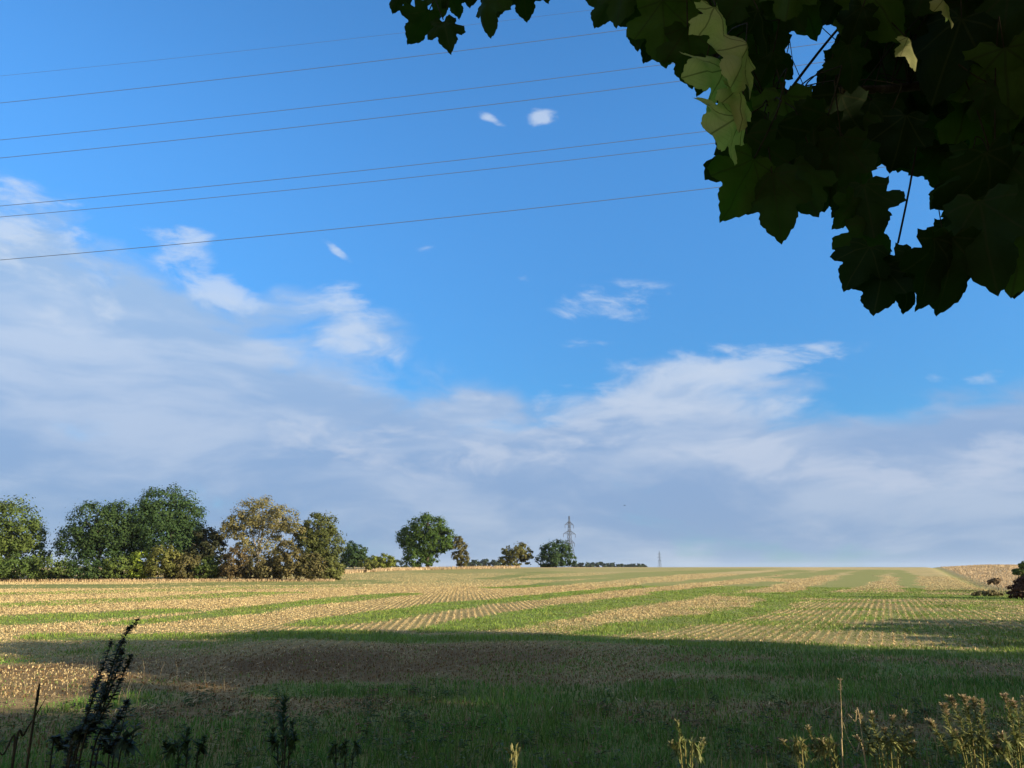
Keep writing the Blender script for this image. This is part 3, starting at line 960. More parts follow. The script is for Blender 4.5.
drop = set()
for i, (basep, cpos, size, tip, is_lit) in enumerate(tips):
    if not is_lit and blocks_sun(lv_all[i]).any(): drop.add(i)
keep_i = [i for i in range(len(lv_all)) if i not in drop]
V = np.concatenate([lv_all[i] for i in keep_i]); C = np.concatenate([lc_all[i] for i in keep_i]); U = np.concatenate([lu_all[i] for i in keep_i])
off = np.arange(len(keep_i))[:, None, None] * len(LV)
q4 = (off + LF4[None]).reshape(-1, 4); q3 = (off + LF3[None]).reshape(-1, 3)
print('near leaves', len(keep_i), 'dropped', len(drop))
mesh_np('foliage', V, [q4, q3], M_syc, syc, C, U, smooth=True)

# limbs and twigs of the overhanging branch
limb_pts = [syc_base + [0, 0, 2.9], (4.6, .2, 3.6), at(1260, -190, 3.2), at(1080, -120, 2.75), at(900, -75, 2.45), at(730, -72, 2.3), at(590, -66, 2.25), at(480, -50, 2.2), at(405, -34, 2.15)]
limb = bez(limb_pts, 48)
T = Tubes().add(limb, [.085 * (1 - i / 49) ** 1.1 + .003 for i in range(49)], 8)
limb2 = bez([limb[14], at(1130, 20, 2.5), at(1000, 70, 2.1), at(900, 88, 1.9), at(830, 92, 1.75), at(772, 118, 1.68)], 24)
T.add(limb2, [.022 * (1 - i / 25) + .003 for i in range(25)], 6)
limb3 = bez([limb2[5], at(1090, 120, 2.0), at(1000, 165, 1.7), at(945, 190, 1.6)], 16)
T.add(limb3, [.014 * (1 - i / 17) + .003 for i in range(17)], 6)
limb4 = bez([limb[28], at(760, -10, 2.0), at(725, 20, 1.75), at(715, 60, 1.65)], 14)
T.add(limb4, [.012 * (1 - i / 15) + .0025 for i in range(15)], 6)
T.build('branch', M_bark, syc)
nodes = np.array(limb[14:] + limb2 + limb3 + limb4)
limb_no = np.concatenate([np.where(np.arange(14, len(limb)) < 30, 0, 1), np.full(len(limb2), 2), np.full(len(limb3), 3), np.full(len(limb4), 4)])
T = Tubes(); T_by = {}
for i in keep_i:
    basep, cpos, size, tip, is_lit = tips[i]
    dist = np.linalg.norm(nodes - basep, axis=1); k = int(dist.argmin())
    nd = nodes[k]
    e = basep - tip * min(.11, dist[k] * .5) + (nd - basep) * .15
    cross = False
    for f_ in np.linspace(0, 1, 9):
        pj = project(e + (nd - e) * f_)
        cross |= any(inside((float(pj[0]) + ox, float(pj[1])), g_) for g_ in gaps for ox in (-5, 0, 5))
    if not cross:
        T_ = T_by.setdefault((int(limb_no[k]), k // 5), Tubes())
        T_.add(bez([basep, (basep + e) / 2 + [0, 0, -.004], e], 4), .0016, 5)
        T_.add(bez([e, (e + nd) / 2 + np.array([0, 0, .03]), nd], 5), [.0014, .0015, .0016, .0018, .002, .0022], 5)
T.add(bez([at(921, 120, 1.6), at(910, 185, 1.58), at(898, 243, 1.55)], 6), .0022, 6)
T.add(bez([at(850, 15, 1.75), at(822, 48, 1.72), at(790, 90, 1.7), at(770, 120, 1.7)], 8), .0035, 6)
T.build('twig', M_twig, syc)
for t_ in T_by.values():
    if t_.n: t_.build('twig', M_twig, syc)

# trunk and the rest of the crown, over and behind the viewer
lim = limbs(syc_base, [(5.2, -1.0, 8.5), (8.0, -3.2, 8.0), (3.2, -4.2, 8.0), (4.2, 1.4, 8.0), (7.5, 1.0, 7.5)], .30, 11)
lim.build('trunk', M_bark, syc)


def out_of_frame(P):
    x, y, z = project(P)
    seen = (z > .02) & (x > -70) & (x < 1094) & (y > -75) & (y < 840)
    near_cam = np.linalg.norm(P - EYE, axis=1) < .9
    return ~seen & ~near_cam & ~blocks_sun(P, .09)


sl = [((5.4, -1.6, 7.6), (5.0, 4.6, 3.4)), ((3.0, 1.0, 5.6), (3.2, 2.6, 2.0)), ((7.0, 1.6, 5.4), (3.0, 2.6, 2.6)), ((2.0, -3.0, 5.6), (3.4, 3.2, 2.4)), ((8.2, -2.6, 5.2), (3.0, 3.4, 2.8)), ((5.6, -2.0, 4.2), (3.0, 2.6, 1.5)),
      ((5.4, -1.6, 7.0), (3.2, 3.0, 2.2))]
V, q, C = leaf_cloud(sl, 30000, .25, (.035, .06, .015), (.07, .10, .025), seed=200, keep=out_of_frame)
mesh_np('crown', V, [q], M_leaf, syc, C)


# trees and hedges along the field edge, beside and behind the viewer: they shade the near field
def pq(p, q_): return p * SH + q_ * PERP


def edge_tree(name, label, cat, p, q_, lobes, n, size, seed, trunk_r, c0=MID0, c1=MID1, base=None):
    bx, by = pq(p, q_)
    bz = float(terrain(bx, by))
    o = empty(name, (bx, by, bz), label, cat)
    ll = []
    for (dp, dq, z, rp, rq, rz) in lobes:
        c = pq(p + dp, q_ + dq); rx = max(rp, rq)
        ll.append(((c[0], c[1], bz + z), (rp * .92 + rq * .08, rq * .92 + rp * .08, rz)))
    V, q4_, C = leaf_cloud(ll, n, size, c0, c1, seed=seed, keep=out_of_frame)
    limbs((bx, by, bz), [np.array(l[0]) + [0, 0, l[1][2] * .3] for l in ll[:4]], trunk_r, seed).build('trunk', M_bark, o)
    mesh_np('crown', V, [q4_], M_leaf, o, C)


edge_tree('oak_tree', 'wide oak outside the frame whose long shadow covers the middle of the field', 'tree', 16, 14.3,
          [(0, 3.2, 7.6, 3.0, 2.3, 2.3), (0, 1.6, 7.4, 3.0, 2.5, 2.5), (0, -1.2, 8.4, 3.0, 2.4, 2.45), (0, -2.4, 7.8, 2.6, 2.0, 2.4), (0, -3.3, 7.0, 2.2, 1.4, 1.9), (0, 2.4, 4.0, 3.0, 2.2, 3.4), (0, -2.2, 4.2, 3.0, 2.6, 3.6), (0, .3, 2.6, 3.0, 3.6, 2.6), (0, 0, 6, 2.6, 3.4, 3), (0, 2.6, 7.4, 2.4, 1.9, 2.1), (0, -.6, 7.9, 2.4, 2.2, 2.3)], 46000, .34, 301, .32)
edge_tree('field_maple_tree', 'bushy maple beside the oak at the near field edge', 'tree', 14, 7.4,
          [(0, .0, 5.0, 2.2, 2.2, 2.0), (0, 1.5, 6.0, 2.2, 1.6, 1.7), (0, -1.7, 5.2, 2.2, 1.8, 2.4), (0, -.6, 3.2, 2.0, 2.4, 2.8), (0, 1.0, 2.6, 2.0, 2.2, 2.4), (0, 0, 1.4, 1.8, 2.8, 1.4)], 24000, .27, 302, .18)
edge_tree('hazel_bush', 'dense hazel bush beside the near right corner of the field', 'shrub', 8.5, 5.6,
          [(0, 0, 2.2, 1.5, 1.9, 1.8), (0, .5, 1.2, 1.4, 2.1, 1.2), (0, -.9, 1.4, 1.4, 1.6, 1.4)], 12000, .2, 303, .06)
edge_tree('hazel_bush', 'leafy hazel bush beside the sycamore trunk', 'shrub', 9.0, 1.6,
          [(0, 0, 2.2, 1.5, 2.2, 1.8), (0, .5, 1.2, 1.4, 2.1, 1.2), (0, -1.6, 1.6, 1.4, 1.8, 1.6)], 12000, .2, 304, .06)
edge_tree('field_hedge', 'low hedge just outside the right edge that shades the green corner', 'hedge', 7.6, 26.2,
          [(0, -5.4, 1.0, .9, 1.5, 1.0), (0, -4.0, 1.1, .9, 1.7, 1.1), (0, -1.4, 1.35, .9, 1.9, 1.2), (0, 1.2, 1.3, .9, 1.9, 1.2), (0, 3.6, 1.1, .9, 1.8, 1.1)], 15000, .17, 305, .05)
tree('hawthorn_tree', 'slim hawthorn just outside the right edge beside the tan bank', 'tree', 46, 1085, [(1085, 545, 17, 26), (1085, 570, 20, 22)], MID0, MID1, 3500, .2, 306, trunk_r=.09)


# ------------------------------------------------------------------ weeds in front
def weed(name, label, d, stems, leaf, c0, c1, stem_mat, seed, dens=60, head=None, cat='weed', group=None, top_bare=.0, srad=.003, upright=.5):
    """stems: pixel polylines from the lowest seen point to the tip; leaf: (length, width) in metres"""
    rg = random.Random(seed)
    bx = at(stems[0][0][0], 768, d)[0]
    o = empty(name, (bx, d, float(terrain(bx, d))), label, cat, group)
    LVs, LC = [], []; HV, HC = [], []
    for si, st in enumerate(stems):
        dd = d + rg.uniform(-.12, .12)
        pts = [at(x, y, dd + rg.uniform(-.02, .02)) for x, y in st]
        foot = pts[0].copy(); foot[2] = float(terrain(foot[0], dd)) - .02; foot[0] = bx + (foot[0] - bx) * .4
        if pts[0][2] - foot[2] > .03: pts = [foot] + pts
        pl = bez(pts, 6 * len(pts))
        n = len(pl)
        Tubes().add(pl, [srad * (1.25 - .95 * i / (n - 1)) for i in range(n)], 5).build('stem', stem_mat, o)
        arr = np.array(pl)
        seg = np.linalg.norm(np.diff(arr, axis=0), axis=1); tot = seg.sum()
        for k in range(int(dens * tot)):
            f = rg.uniform(.12, 1.0 - top_bare)
            i = min(int(f * (n - 1)), n - 2)
            p = arr[i] + (arr[i + 1] - arr[i]) * rg.random()
            ax = arr[i + 1] - arr[i]; ax /= np.linalg.norm(ax) + 1e-9
            w = rg.uniform(0, 6.283)
            out_ = np.array([math.cos(w), math.sin(w), 0])
            dirv = out_ * (1 - upright) + ax * upright + np.array([0, 0, rg.uniform(-.25, .25)])
            dirv /= np.linalg.norm(dirv)
            sidev = np.cross(dirv, [0, 0, 1.0]); sidev /= np.linalg.norm(sidev) + 1e-9
            ln = leaf[0] * rg.uniform(.5, 1.2) * (1.15 - .6 * f); wd = leaf[1] * rg.uniform(.7, 1.2) * (1.1 - .5 * f)
            droop = np.array([0, 0, -ln * rg.uniform(.0, .35)])
            LVs += [p, p + dirv * ln * .4 + sidev * wd * .5, p + dirv * ln + droop, p + dirv * ln * .4 - sidev * wd * .5]
            t = rg.random(); c = (np.array(c0) * (1 - t) + np.array(c1) * t) * rg.uniform(.8, 1.25)
            LC += [c] * 4
        HV, HC = [], []
        if head:
            hl, hn, hs, hc0, hc1 = head          # head length, number, floret size, colours
            for k in range(int(hn)):
                f = 1 - rg.random() ** 1.3 * min(.6, hl / tot)
                i = min(int(f * (n - 1)), n - 2)
                p = arr[i] + (arr[i + 1] - arr[i]) * rg.random()
                w = rg.uniform(0, 6.283)
                dv = np.array([math.cos(w) * .5, math.sin(w) * .5, rg.uniform(.35, 1.3)]); dv /= np.linalg.norm(dv)
                ln = hs * rg.uniform(.5, 1.3); sv = np.cross(dv, [.3, .5, .8]); sv /= np.linalg.norm(sv)
                w_ = ln * .07
                HV += [p - sv * w_ * .5, p + sv * w_ * .5, p + dv * ln * .6 + sv * w_, p + dv * ln + np.array([0, 0, -ln * .25])]
                t = rg.random(); c = (np.array(hc0) * (1 - t) + np.array(hc1) * t)
                HC += [c] * 4
            mesh_np('seed_head', np.array(HV), [np.arange(len(HV)).reshape(-1, 4)], M_weed, o, np.clip(HC, .004, .8))
    if LVs: mesh_np('foliage', np.array(LVs), [np.arange(len(LVs)).reshape(-1, 4)], M_weed, o, np.clip(LC, .004, .8))
    return o


DK0, DK1 = (.024, .034, .013), (.06, .075, .028)
GW = 'tall weeds along the near field margin'
weed('mugwort', 'tall dark leafy spire of a weed rising at the left, tip against the sunlit stubble', 2.7,
     [[(72, 768), (92, 725), (108, 680), (118, 650), (128, 632), (138, 620)], [(70, 768), (84, 730), (95, 690), (104, 664), (112, 640)], [(78, 768), (100, 720), (116, 690), (126, 668), (131, 655)],
      [(66, 768), (84, 738), (96, 708), (104, 684)], [(68, 768), (80, 735), (90, 706), (98, 680)], [(74, 768), (94, 728), (110, 690), (120, 662), (122, 650)], [(90, 768), (112, 730), (122, 712), (128, 700)], [(66, 768), (86, 735), (103, 700), (116, 664), (123, 640)], [(50, 768), (62, 748), (70, 735)], [(95, 768), (108, 752), (118, 738)]],
     (.032, .019), DK0, DK1, M_stem_dark, 401, upright=.3, dens=175, head=(.25, 45, .013, (.05, .04, .03), (.12, .09, .07)), group=GW)
weed('dead_stalk', 'bare dark crooked stalk leaning at the bottom left corner', 2.6,
     [[(12, 768), (24, 735), (34, 718), (46, 698)], [(34, 718), (37, 705), (36, 698)], [(12, 768), (2, 755), (-12, 742)]], (.02, .008), DK0, DK1, M_stem_dark, 402, dens=3, srad=.004, group=GW)
weed('dark_weed', 'dark bushy weed in the shade, left of the photo centre, narrow top', 3.2,
     [[(284, 768), (284, 735), (283, 712), (286, 700)], [(278, 768), (272, 745), (274, 728)], [(288, 768), (294, 742), (292, 722)], [(282, 768), (284, 740), (279, 715)]], (.05, .017), (.03, .055, .016), (.07, .115, .03), M_stem_dark, 403, dens=110, group=GW)
weed('dark_weed', 'low dark weed between the tall dark spire and the bushy dark weed', 3.2,
     [[(186, 768), (184, 748), (188, 730)], [(178, 768), (168, 752), (165, 742)], [(196, 768), (202, 752), (204, 738)]], (.05, .017), (.03, .055, .016), (.07, .115, .03), M_stem_dark, 404, dens=110, group=GW)
weed('dark_weed', 'small dark weed low at the bottom, right of the bushy dark weed', 3.3,
     [[(345, 768), (342, 752), (346, 742)], [(336, 768), (330, 756)], [(352, 768), (358, 752)]], (.045, .017), (.03, .055, .016), (.07, .115, .03), M_stem_dark, 405, dens=90, group=GW)
weed('broad_leaf_weed', 'large dull grey-green leaf of a weed behind the tall dark spire', 3.0,
     [[(112, 768), (120, 735), (128, 705)], [(118, 768), (130, 745), (136, 725)], [(108, 768), (110, 742), (108, 728)]], (.085, .03), (.04, .06, .03), (.07, .10, .045), M_stem_dark, 406, dens=26, group=GW)
weed('pale_weed', 'tiny pale yellow tuft at the bottom centre', 3.6,
     [[(513, 768), (511, 757), (507, 750)], [(515, 768), (517, 758), (519, 750)], [(516, 768), (515, 760), (513, 753)]], (.045, .011), (.16, .16, .05), (.30, .27, .10), M_stem_green, 407, dens=40, upright=.75, group=GW)
LT0, LT1 = (.09, .12, .03), (.28, .28, .10)
weed('pale_weed', 'pale green sprig with pointed tip alone right of the bottom centre', 3.1,
     [[(686, 768), (684, 748), (680, 735), (677, 722)], [(690, 768), (697, 752), (704, 740)], [(682, 768), (676, 752), (671, 744)], [(692, 768), (700, 756), (703, 745)]], (.04, .011), LT0, LT1, M_stem_green, 408, dens=100, upright=.65, head=(.1, 20, .02, (.25, .24, .10), (.36, .31, .16)), group=GW)
weed('grass_stem', 'single tall dry tan grass stem standing straight among the pale weeds', 3.2,
     [[(843, 768), (842, 735), (841, 705), (840, 680)]], (.03, .004), (.4, .3, .15), (.5, .38, .2), M_stem_tan, 409, dens=3, head=(.16, 46, .016, (.36, .27, .15), (.52, .4, .24)), srad=.0035, group=GW)
weed('dead_stalk', 'thin bent dead straw leaning beside the tall dry grass stem', 3.15,
     [[(866, 768), (856, 752), (848, 738), (843, 722)], [(862, 735), (855, 722), (848, 714)]], (.02, .005), (.3, .22, .12), (.4, .3, .17), M_stem_tan, 410, dens=2, srad=.002, group=GW)
weed('pale_weed', 'pale feathery weed left of the tall dry grass stem, shortest of that clump', 3.1,
     [[(800, 768), (792, 752), (782, 742)], [(798, 768), (796, 754), (798, 744)], [(803, 768), (806, 755), (804, 748)]], (.038, .009), LT0, (.30, .27, .10), M_stem_green, 411, dens=120, upright=.7, head=(.1, 26, .02, (.30, .25, .11), (.42, .33, .18)), group=GW)
weed('pale_weed', 'pale feathery weed touching the left side of the tall dry grass stem', 3.1,
     [[(832, 768), (820, 750), (812, 738), (808, 728)], [(836, 768), (828, 752), (822, 742)], [(838, 768), (834, 756), (836, 746)], [(826, 768), (816, 756), (812, 748)]], (.038, .009), LT0, (.30, .27, .10), M_stem_green, 412, dens=120, upright=.7, head=(.1, 30, .022, (.30, .25, .11), (.42, .33, .18)), group=GW)
FL0, FL1 = (.28, .20, .105), (.47, .375, .22)
weed('willowherb', 'leafy willowherb right of the tall dry grass stem, fading brownish top', 3.1,
     [[(880, 768), (872, 745), (864, 728), (858, 714)], [(884, 768), (880, 745), (874, 728), (871, 714)], [(892, 768), (894, 745), (892, 726), (893, 717)], [(898, 768), (906, 750), (908, 738), (912, 730)], [(876, 768), (866, 752), (856, 738)], [(888, 768), (887, 744), (884, 730)], [(904, 768), (912, 755), (914, 744)], [(900, 768), (904, 744), (905, 712)]],
     (.04, .010), LT0, LT1, M_stem_green, 413, dens=140, head=(.16, 60, .019, FL0, FL1), upright=.45, group=GW)
weed('willowherb', 'tallest willowherb of the right corner with fluffy pinkish grey seed heads', 3.0,
     [[(972, 768), (966, 738), (958, 715), (950, 698)], [(976, 768), (972, 735), (968, 712), (963, 698)], [(980, 768), (980, 738), (976, 715), (973, 700)], [(968, 768), (956, 742), (948, 722), (944, 706)], [(984, 768), (986, 742), (982, 722), (981, 702)], [(966, 768), (950, 752), (938, 734), (930, 722)], [(988, 768), (996, 752), (998, 738)], [(975, 768), (963, 748), (955, 732)]],
     (.042, .011), LT0, LT1, M_stem_green, 414, dens=140, head=(.22, 95, .022, FL0, FL1), upright=.45, group=GW)
weed('willowherb', 'willowherb cut off by the right edge, brown fluffy top', 2.9,
     [[(1020, 768), (1016, 740), (1010, 715), (1004, 696)], [(1022, 768), (1020, 740), (1018, 718), (1012, 702)], [(1026, 768), (1028, 740), (1024, 712), (1026, 698)], [(1016, 768), (1006, 750), (1002, 735)], [(1012, 768), (1004, 756), (996, 748)]],
     (.042, .011), LT0, LT1, M_stem_green, 415, dens=140, head=(.2, 85, .021, (.28, .19, .11), (.46, .35, .22)), upright=.45, group=GW)

# low rank growth at the near margin: broad leaves and bents tangled in the grass
rg2 = np.random.default_rng(55)
X, Y, r = scatter(1500, 4.4, 11.5, power=1.0)
kk = fbm(X * .8, Y * .8, 111, 3) > .46
X, Y, r = X[kk], Y[kk], r[kk]
LVs, LC = [], []
for x, y in zip(X, Y):
    z = float(terrain(x, y)); hgt = rg2.uniform(.05, .24); big = rg2.uniform(.03, .075)
    t = rg2.uniform(); c = np.array([.05, .085, .02]) * (1 - t) + np.array([.13, .165, .045]) * t
    if rg2.uniform() < .12: c = np.array([.20, .12, .06])
    for q_ in range(int(rg2.integers(9, 20))):
        w = rg2.uniform(0, 6.283); hh = hgt * rg2.uniform(.1, 1)
        p = np.array([x + rg2.normal() * .03, y + rg2.normal() * .03, z + hh])
        dv = np.array([math.cos(w), math.sin(w), rg2.uniform(-.2, .7)]); dv /= np.linalg.norm(dv)
        sv = np.cross(dv, [0, 0, 1.0]); sv /= np.linalg.norm(sv); ln = big * rg2.uniform(.6, 1.4)
        LVs += [p, p + dv * ln * .5 + sv * ln * .2, p + dv * ln + np.array([0, 0, -ln * .3]), p + dv * ln * .5 - sv * ln * .2]
        LC += [c * rg2.uniform(.75, 1.25)] * 4
tag(mesh_np('ground_weeds', np.array(LVs), [np.arange(len(LVs)).reshape(-1, 4)], M_weed, None, np.array(LC)), 'low broad-leaved weeds tangled in the shaded grass', 'weeds', kind='stuff')
X, Y, r = scatter(2600, 4.4, 16, power=1.2)
Xt = np.concatenate([rng.uniform(.75, 2.3, 420), rng.uniform(-2.2, -1.0, 260)]); Yt = rng.uniform(2.7, 4.0, 680)
X = np.concatenate([X, Xt]); Y = np.concatenate([Y, Yt])
n = len(X); P = np.stack([X, Y, terrain(X, Y)], 1)
hb = rng.uniform(.12, .42, n); hb[-680:] = rng.uniform(.7, 1.08, 680) + .06 * (Yt < 3.2)
lb = rng.uniform(.05, .55, n); lb[-680:] *= .5
cb = tinted(n, (.20, .14, .07), (.40, .30, .16)); cb[-680:] = tinted(680, (.09, .11, .035), (.26, .21, .09))
tag(blades('bents', P, hb, np.full(n, .0045), lb, cb, M_straw), 'thin dry bents standing in the shaded grass', 'dry stems', kind='stuff')

# ------------------------------------------------------------------ a bird over the field
def bird():
    c = at(624.5, 505.5, 150)
    o = empty('bird', c, 'tiny dark bird in the low sky, right of the larger pylon', 'bird')
    V, Fq = [], []
    rings = [(-.20, .004, .0), (-.12, .03, 0), (-.03, .052, 0), (.07, .048, .005), (.14, .03, .02), (.19, .032, .028), (.225, .018, .024), (.255, .003, .018)]
    k = 8
    for (x, r_, z) in rings:
        for j in range(k):
            w = 2 * math.pi * j / k
            V.append(c + [x, r_ * math.cos(w), z + r_ * .9 * math.sin(w)])
    for i in range(len(rings) - 1):
        for j in range(k):
            Fq.append((i * k + j, i * k + (j + 1) % k, (i + 1) * k + (j + 1) % k, (i + 1) * k + j))
    m = M_feather
    mesh_np('body', V, [np.array(Fq)], m, o, smooth=True)
    for s in (-1, 1):
        V = []
        for (sp_, ch0, ch1, z) in [(.03, .08, -.06, .02), (.17, .09, -.05, .09), (.30, .06, -.06, .10), (.42, -.02, -.09, .06)]:
            for dz in (.006, -.006):
                V += [c + [ch0, s * sp_, z + dz], c + [ch1, s * sp_, z + dz * .3]]
        Fq = []
        for i in range(3):
            a = i * 4; b = a + 4
            Fq += [(a, a + 1, b + 1, b), (a + 2, b + 2, b + 3, a + 3), (a, b, b + 2, a + 2), (a + 1, a + 3, b + 3, b + 1)]
        Fq += [(0, 2, 3, 1), (12, 13, 15, 14)]
        mesh_np('wing', V, [np.array(Fq)], m, o)
    return o


M_feather = bark_mat('black_feathers', (.012, .012, .014), (.03, .03, .034), 40)
bird()

# ------------------------------------------------------------------ sky
EXPO = 1.0
STR = 0.08
world = bpy.data.worlds.new('World')
scene.world = world
world.use_nodes = True
nt = world.node_tree
bg = nt.nodes['Background']
bg.inputs['Strength'].default_value = STR
sky = nt.nodes.new('ShaderNodeTexSky')
sky.sky_type = 'NISHITA'; sky.sun_disc = False
sky.sun_elevation = SUN_EL
sky.sun_rotation = math.atan2(SUN[0], SUN[1])
sky.air_density = 1.0; sky.dust_density = .6; sky.ozone_density = 2.0
tc = nt.nodes.new('ShaderNodeTexCoord')
sp = nt.nodes.new('ShaderNodeSeparateXYZ'); L(nt, tc.outputs['Generated'], sp.inputs[0])
az = math_n(nt, 'ARCTAN2', sp.outputs[0], sp.outputs[1])
el = math_n(nt, 'ARCSINE', math_n(nt, 'MINIMUM', sp.outputs[2], 1.0))
# cloud texture coordinates: direction, squeezed vertically as clouds are towards the horizon
cx = nt.nodes.new('ShaderNodeCombineXYZ')
L(nt, math_n(nt, 'MULTIPLY', az, 1.0), cx.inputs[0]); L(nt, math_n(nt, 'MULTIPLY', el, 2.3), cx.inputs[1])
wn = nt.nodes.new('ShaderNodeTexNoise'); wn.inputs['Scale'].default_value = 3.2; wn.inputs['Detail'].default_value = 3
L(nt, cx.outputs[0], wn.inputs['Vector'])
wv = nt.nodes.new('ShaderNodeVectorMath'); wv.operation = 'MULTIPLY_ADD'
L(nt, wn.outputs['Color'], wv.inputs[0]); wv.inputs[1].default_value = (.22, .22, 0); L(nt, cx.outputs[0], wv.inputs[2])
n_big = noise_n(nt, wv.outputs[0], 4.5, 8, .56)
n_fine = noise_n(nt, wv.outputs[0], 13, 9, .6)


def azel(px, py):
    r_ = ray(px, py)
    return math.atan2(r_[0], r_[1]), math.atan2(r_[2], math.hypot(r_[0], r_[1]))


def blob(px, py, rx, ry, rot=0, s=1.0):
    a, e = azel(px, py)
    ax_ = abs(azel(px + 1, py)[0] - azel(px - 1, py)[0]) / 2 * rx
    ey = abs(azel(px, py + 1)[1] - azel(px, py - 1)[1]) / 2 * ry
    u = math_n(nt, 'DIVIDE', math_n(nt, 'SUBTRACT', az, a), ax_)
    v = math_n(nt, 'DIVIDE', math_n(nt, 'SUBTRACT', el, e), ey)
    if rot:
        k = math.tan(R(rot)) * rx / ry
        v = math_n(nt, 'SUBTRACT', v, math_n(nt, 'MULTIPLY', u, k))
    q = math_n(nt, 'ADD', math_n(nt, 'MULTIPLY', u, u), math_n(nt, 'MULTIPLY', v, v))
    return math_n(nt, 'MULTIPLY', math_n(nt, 'EXPONENT', math_n(nt, 'MULTIPLY', q, -1.0)), s)


def total(bl):
    t = None
    for b_ in bl:
        v = blob(*b_)
        t = v if t is None else math_n(nt, 'ADD', t, v)
    return t


veil = total([(-20, 290, 130, 110, 0, 1.0), (70, 370, 200, 90, -8, 1.0), (215, 330, 130, 70, 0, .5), (300, 430, 230, 70, -6, 1.0), (350, 345, 60, 42, 0, .55), (560, 455, 260, 52, 0, .95), (690, 405, 120, 40, 4, .75), (900, 455, 190, 45, 0, .9), (1050, 425, 130, 42, 0, .7), (-260, 360, 260, 160, 0, 1.0), (1400, 380, 260, 120, 0, .8), (480, 405, 60, 12, 0, .4)])
bank = math_n(nt, 'SUBTRACT', 1.0, ramp(nt, el, (R(3.5), R(10.5))))
veil = math_n(nt, 'ADD', veil, math_n(nt, 'MULTIPLY', bank, 1.1))
veil = math_n(nt, 'ADD', veil, math_n(nt, 'MULTIPLY', math_n(nt, 'MULTIPLY', math_n(nt, 'SUBTRACT', n_big, .5), 3.4), math_n(nt, 'MULTIPLY', veil, 3.0, clamp=True)))
veil_m = math_n(nt, 'MULTIPLY', ramp(nt, veil, (.22, 1.15)), .92)
wisp = total([(192, 270, 42, 26, -30, .8), (232, 292, 36, 20, -10, .65), (175, 236, 45, 10, 6, .55), (352, 330, 56, 40, -15, .8), (60, 290, 120, 60, -10, .45), (20, 225, 60, 30, 0, .5), (335, 300, 35, 12, 0, .35), (615, 303, 58, 20, 4, .85), (590, 345, 60, 12, 0, .3), (640, 392, 110, 30, 12, .95), (745, 368, 90, 15, 4, 1.0), (775, 404, 50, 10, 4, .55), (485, 458, 130, 22, 3, .75), (320, 440, 100, 26, 0, .6), (700, 420, 90, 20, 0, .5), (800, 466, 120, 24, -6, .85), (905, 482, 70, 15, 0, .7), (1005, 458, 55, 28, -10, 1.0), (755, 445, 40, 12, 0, .5), (985, 377, 22, 7, 0, .8), (935, 379, 14, 6, 0, .65), (540, 118, 15, 9, 0, 1.45), (494, 121, 15, 6, -24, 1.1), (425, 248, 19, 7, 10, .7), (333, 248, 17, 6, -30, .55), (520, 277, 14, 7, -10, .4), (10, 196, 40, 18, 0, .55), (75, 206, 16, 8, 0, .5), (485, 398, 40, 7, 0, .5), (195, 200, 16, 5, 5, .3)])
wisp = math_n(nt, 'ADD', wisp, math_n(nt, 'MULTIPLY', math_n(nt, 'MULTIPLY', math_n(nt, 'SUBTRACT', n_fine, .5), 3.4), math_n(nt, 'MULTIPLY', wisp, 2.6, clamp=True)))
wisp_m = math_n(nt, 'MULTIPLY', ramp(nt, wisp, (.3, 1.25)), .68)


def srgb(*c):
    k = STR * 2 ** EXPO
    return tuple((((v / 255 + .055) / 1.055) ** 2.4 if v > 10 else v / 255 / 12.92) / k for v in c)


SKY_TINT = (.57, 1.19, 1.62)
clear = mix_rgb(nt, 1.0, sky.outputs[0], SKY_TINT, 'MULTIPLY')
hi = ramp(nt, el, (R(1), R(22)))
gain = mix_rgb(nt, ramp(nt, el, (R(2), R(34))), (.52, .60, .66), (1.02, 1.08, 1.13))
clear = mix_rgb(nt, 1.0, clear, gain, 'MULTIPLY')
veil_c = mix_rgb(nt, hi, srgb(138, 164, 204), srgb(162, 193, 230))
fc = nt.nodes.new('ShaderNodeVectorMath'); fc.operation = 'MULTIPLY'
L(nt, wv.outputs[0], fc.inputs[0]); fc.inputs[1].default_value = (1.0, 1.5, 1.0)
n_fib = noise_n(nt, fc.outputs[0], 3.6, 9, .56)
streak = ramp(nt, n_fib, (.40, .64))
veil_c = mix_rgb(nt, math_n(nt, 'MULTIPLY', streak, .85), veil_c, mix_rgb(nt, hi, srgb(180, 194, 219), srgb(200, 216, 238)))
c = mix_rgb(nt, veil_m, clear, veil_c)
c = mix_rgb(nt, wisp_m, c, mix_rgb(nt, hi, srgb(190, 202, 224), srgb(209, 223, 242)))
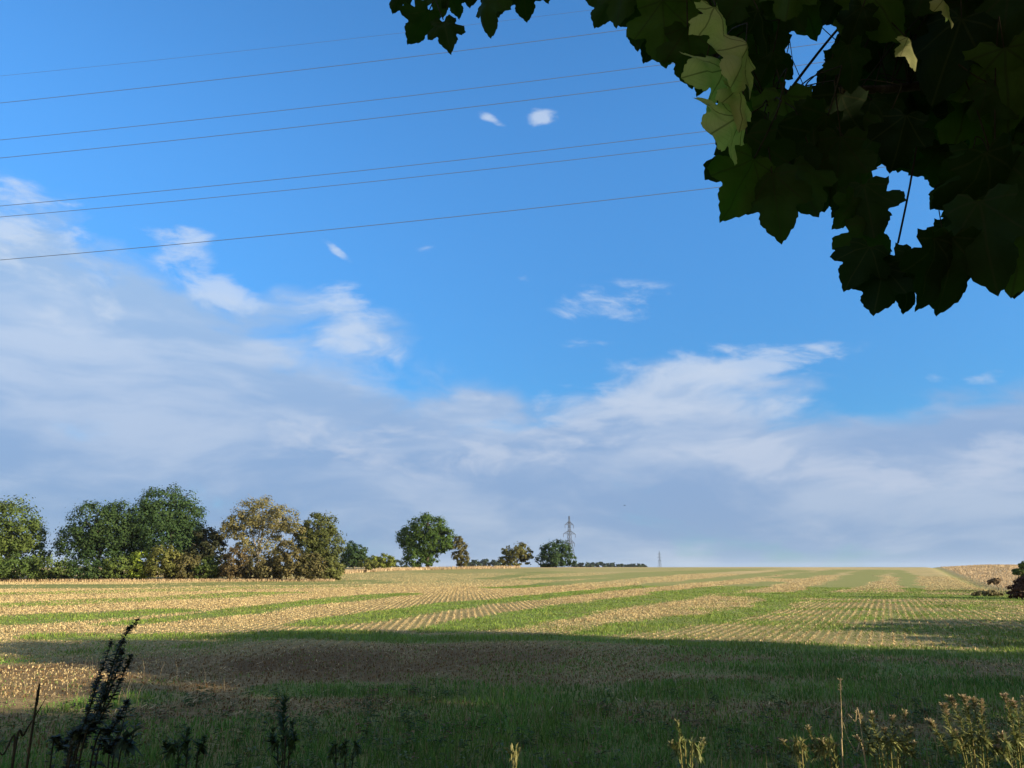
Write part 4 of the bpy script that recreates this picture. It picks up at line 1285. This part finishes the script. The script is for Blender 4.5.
over = math_n(nt, 'MAXIMUM', ramp(nt, el, (R(46), R(64))), ramp(nt, math_n(nt, 'MULTIPLY', sp.outputs[1], -1.0), (.05, .5)))  # unseen warm cloud overhead and behind, added to lift the shade
over = math_n(nt, 'MULTIPLY', over, ramp(nt, n_big, (.30, .52)))
c = mix_rgb(nt, math_n(nt, 'MULTIPLY', over, .75), c, srgb(208, 203, 192))
L(nt, c, bg.inputs['Color'])

# ------------------------------------------------------------------ air
HAZE = 0.00008
hm = bpy.data.materials.new('haze'); hm.use_nodes = True
hn = hm.node_tree; hn.nodes.clear()
ho = hn.nodes.new('ShaderNodeOutputMaterial'); pv = hn.nodes.new('ShaderNodeVolumePrincipled')
pv.inputs['Color'].default_value = (.72, .83, .97, 1); pv.inputs['Density'].default_value = HAZE; pv.inputs['Anisotropy'].default_value = .1
hn.links.new(pv.outputs[0], ho.inputs['Volume'])
b_ = 9500.0; z0, z1 = -14.5, 75.0
Vh = [(-b_, -b_, z0), (b_, -b_, z0), (b_, b_, z0), (-b_, b_, z0), (-b_, -b_, z1), (b_, -b_, z1), (b_, b_, z1), (-b_, b_, z1)]
tag(mesh_np('haze', Vh, [np.array([(3, 2, 1, 0), (4, 5, 6, 7), (0, 1, 5, 4), (1, 2, 6, 5), (2, 3, 7, 6), (3, 0, 4, 7)])], hm), 'thin evening haze over the far fields', 'haze', kind='stuff')

# ------------------------------------------------------------------ sun
sd = bpy.data.lights.new('sun', 'SUN')
sd.energy = 5.0; sd.angle = R(.53); sd.color = (1.0, .88, .67)
so = bpy.data.objects.new('sun', sd)
so.rotation_euler = Vector(SUN).to_track_quat('Z', 'Y').to_euler()
so.location = SUN * 60
COL.objects.link(so)

# ------------------------------------------------------------------ render settings
scene.view_settings.view_transform = 'Standard'
scene.view_settings.look = 'None'
scene.view_settings.exposure = EXPO
scene.view_settings.gamma = 1.0
scene.view_settings.use_curve_mapping = False
scene.cycles.max_bounces = 6
scene.cycles.diffuse_bounces = 3
scene.cycles.transparent_max_bounces = 8
scene.cycles.use_denoising = True
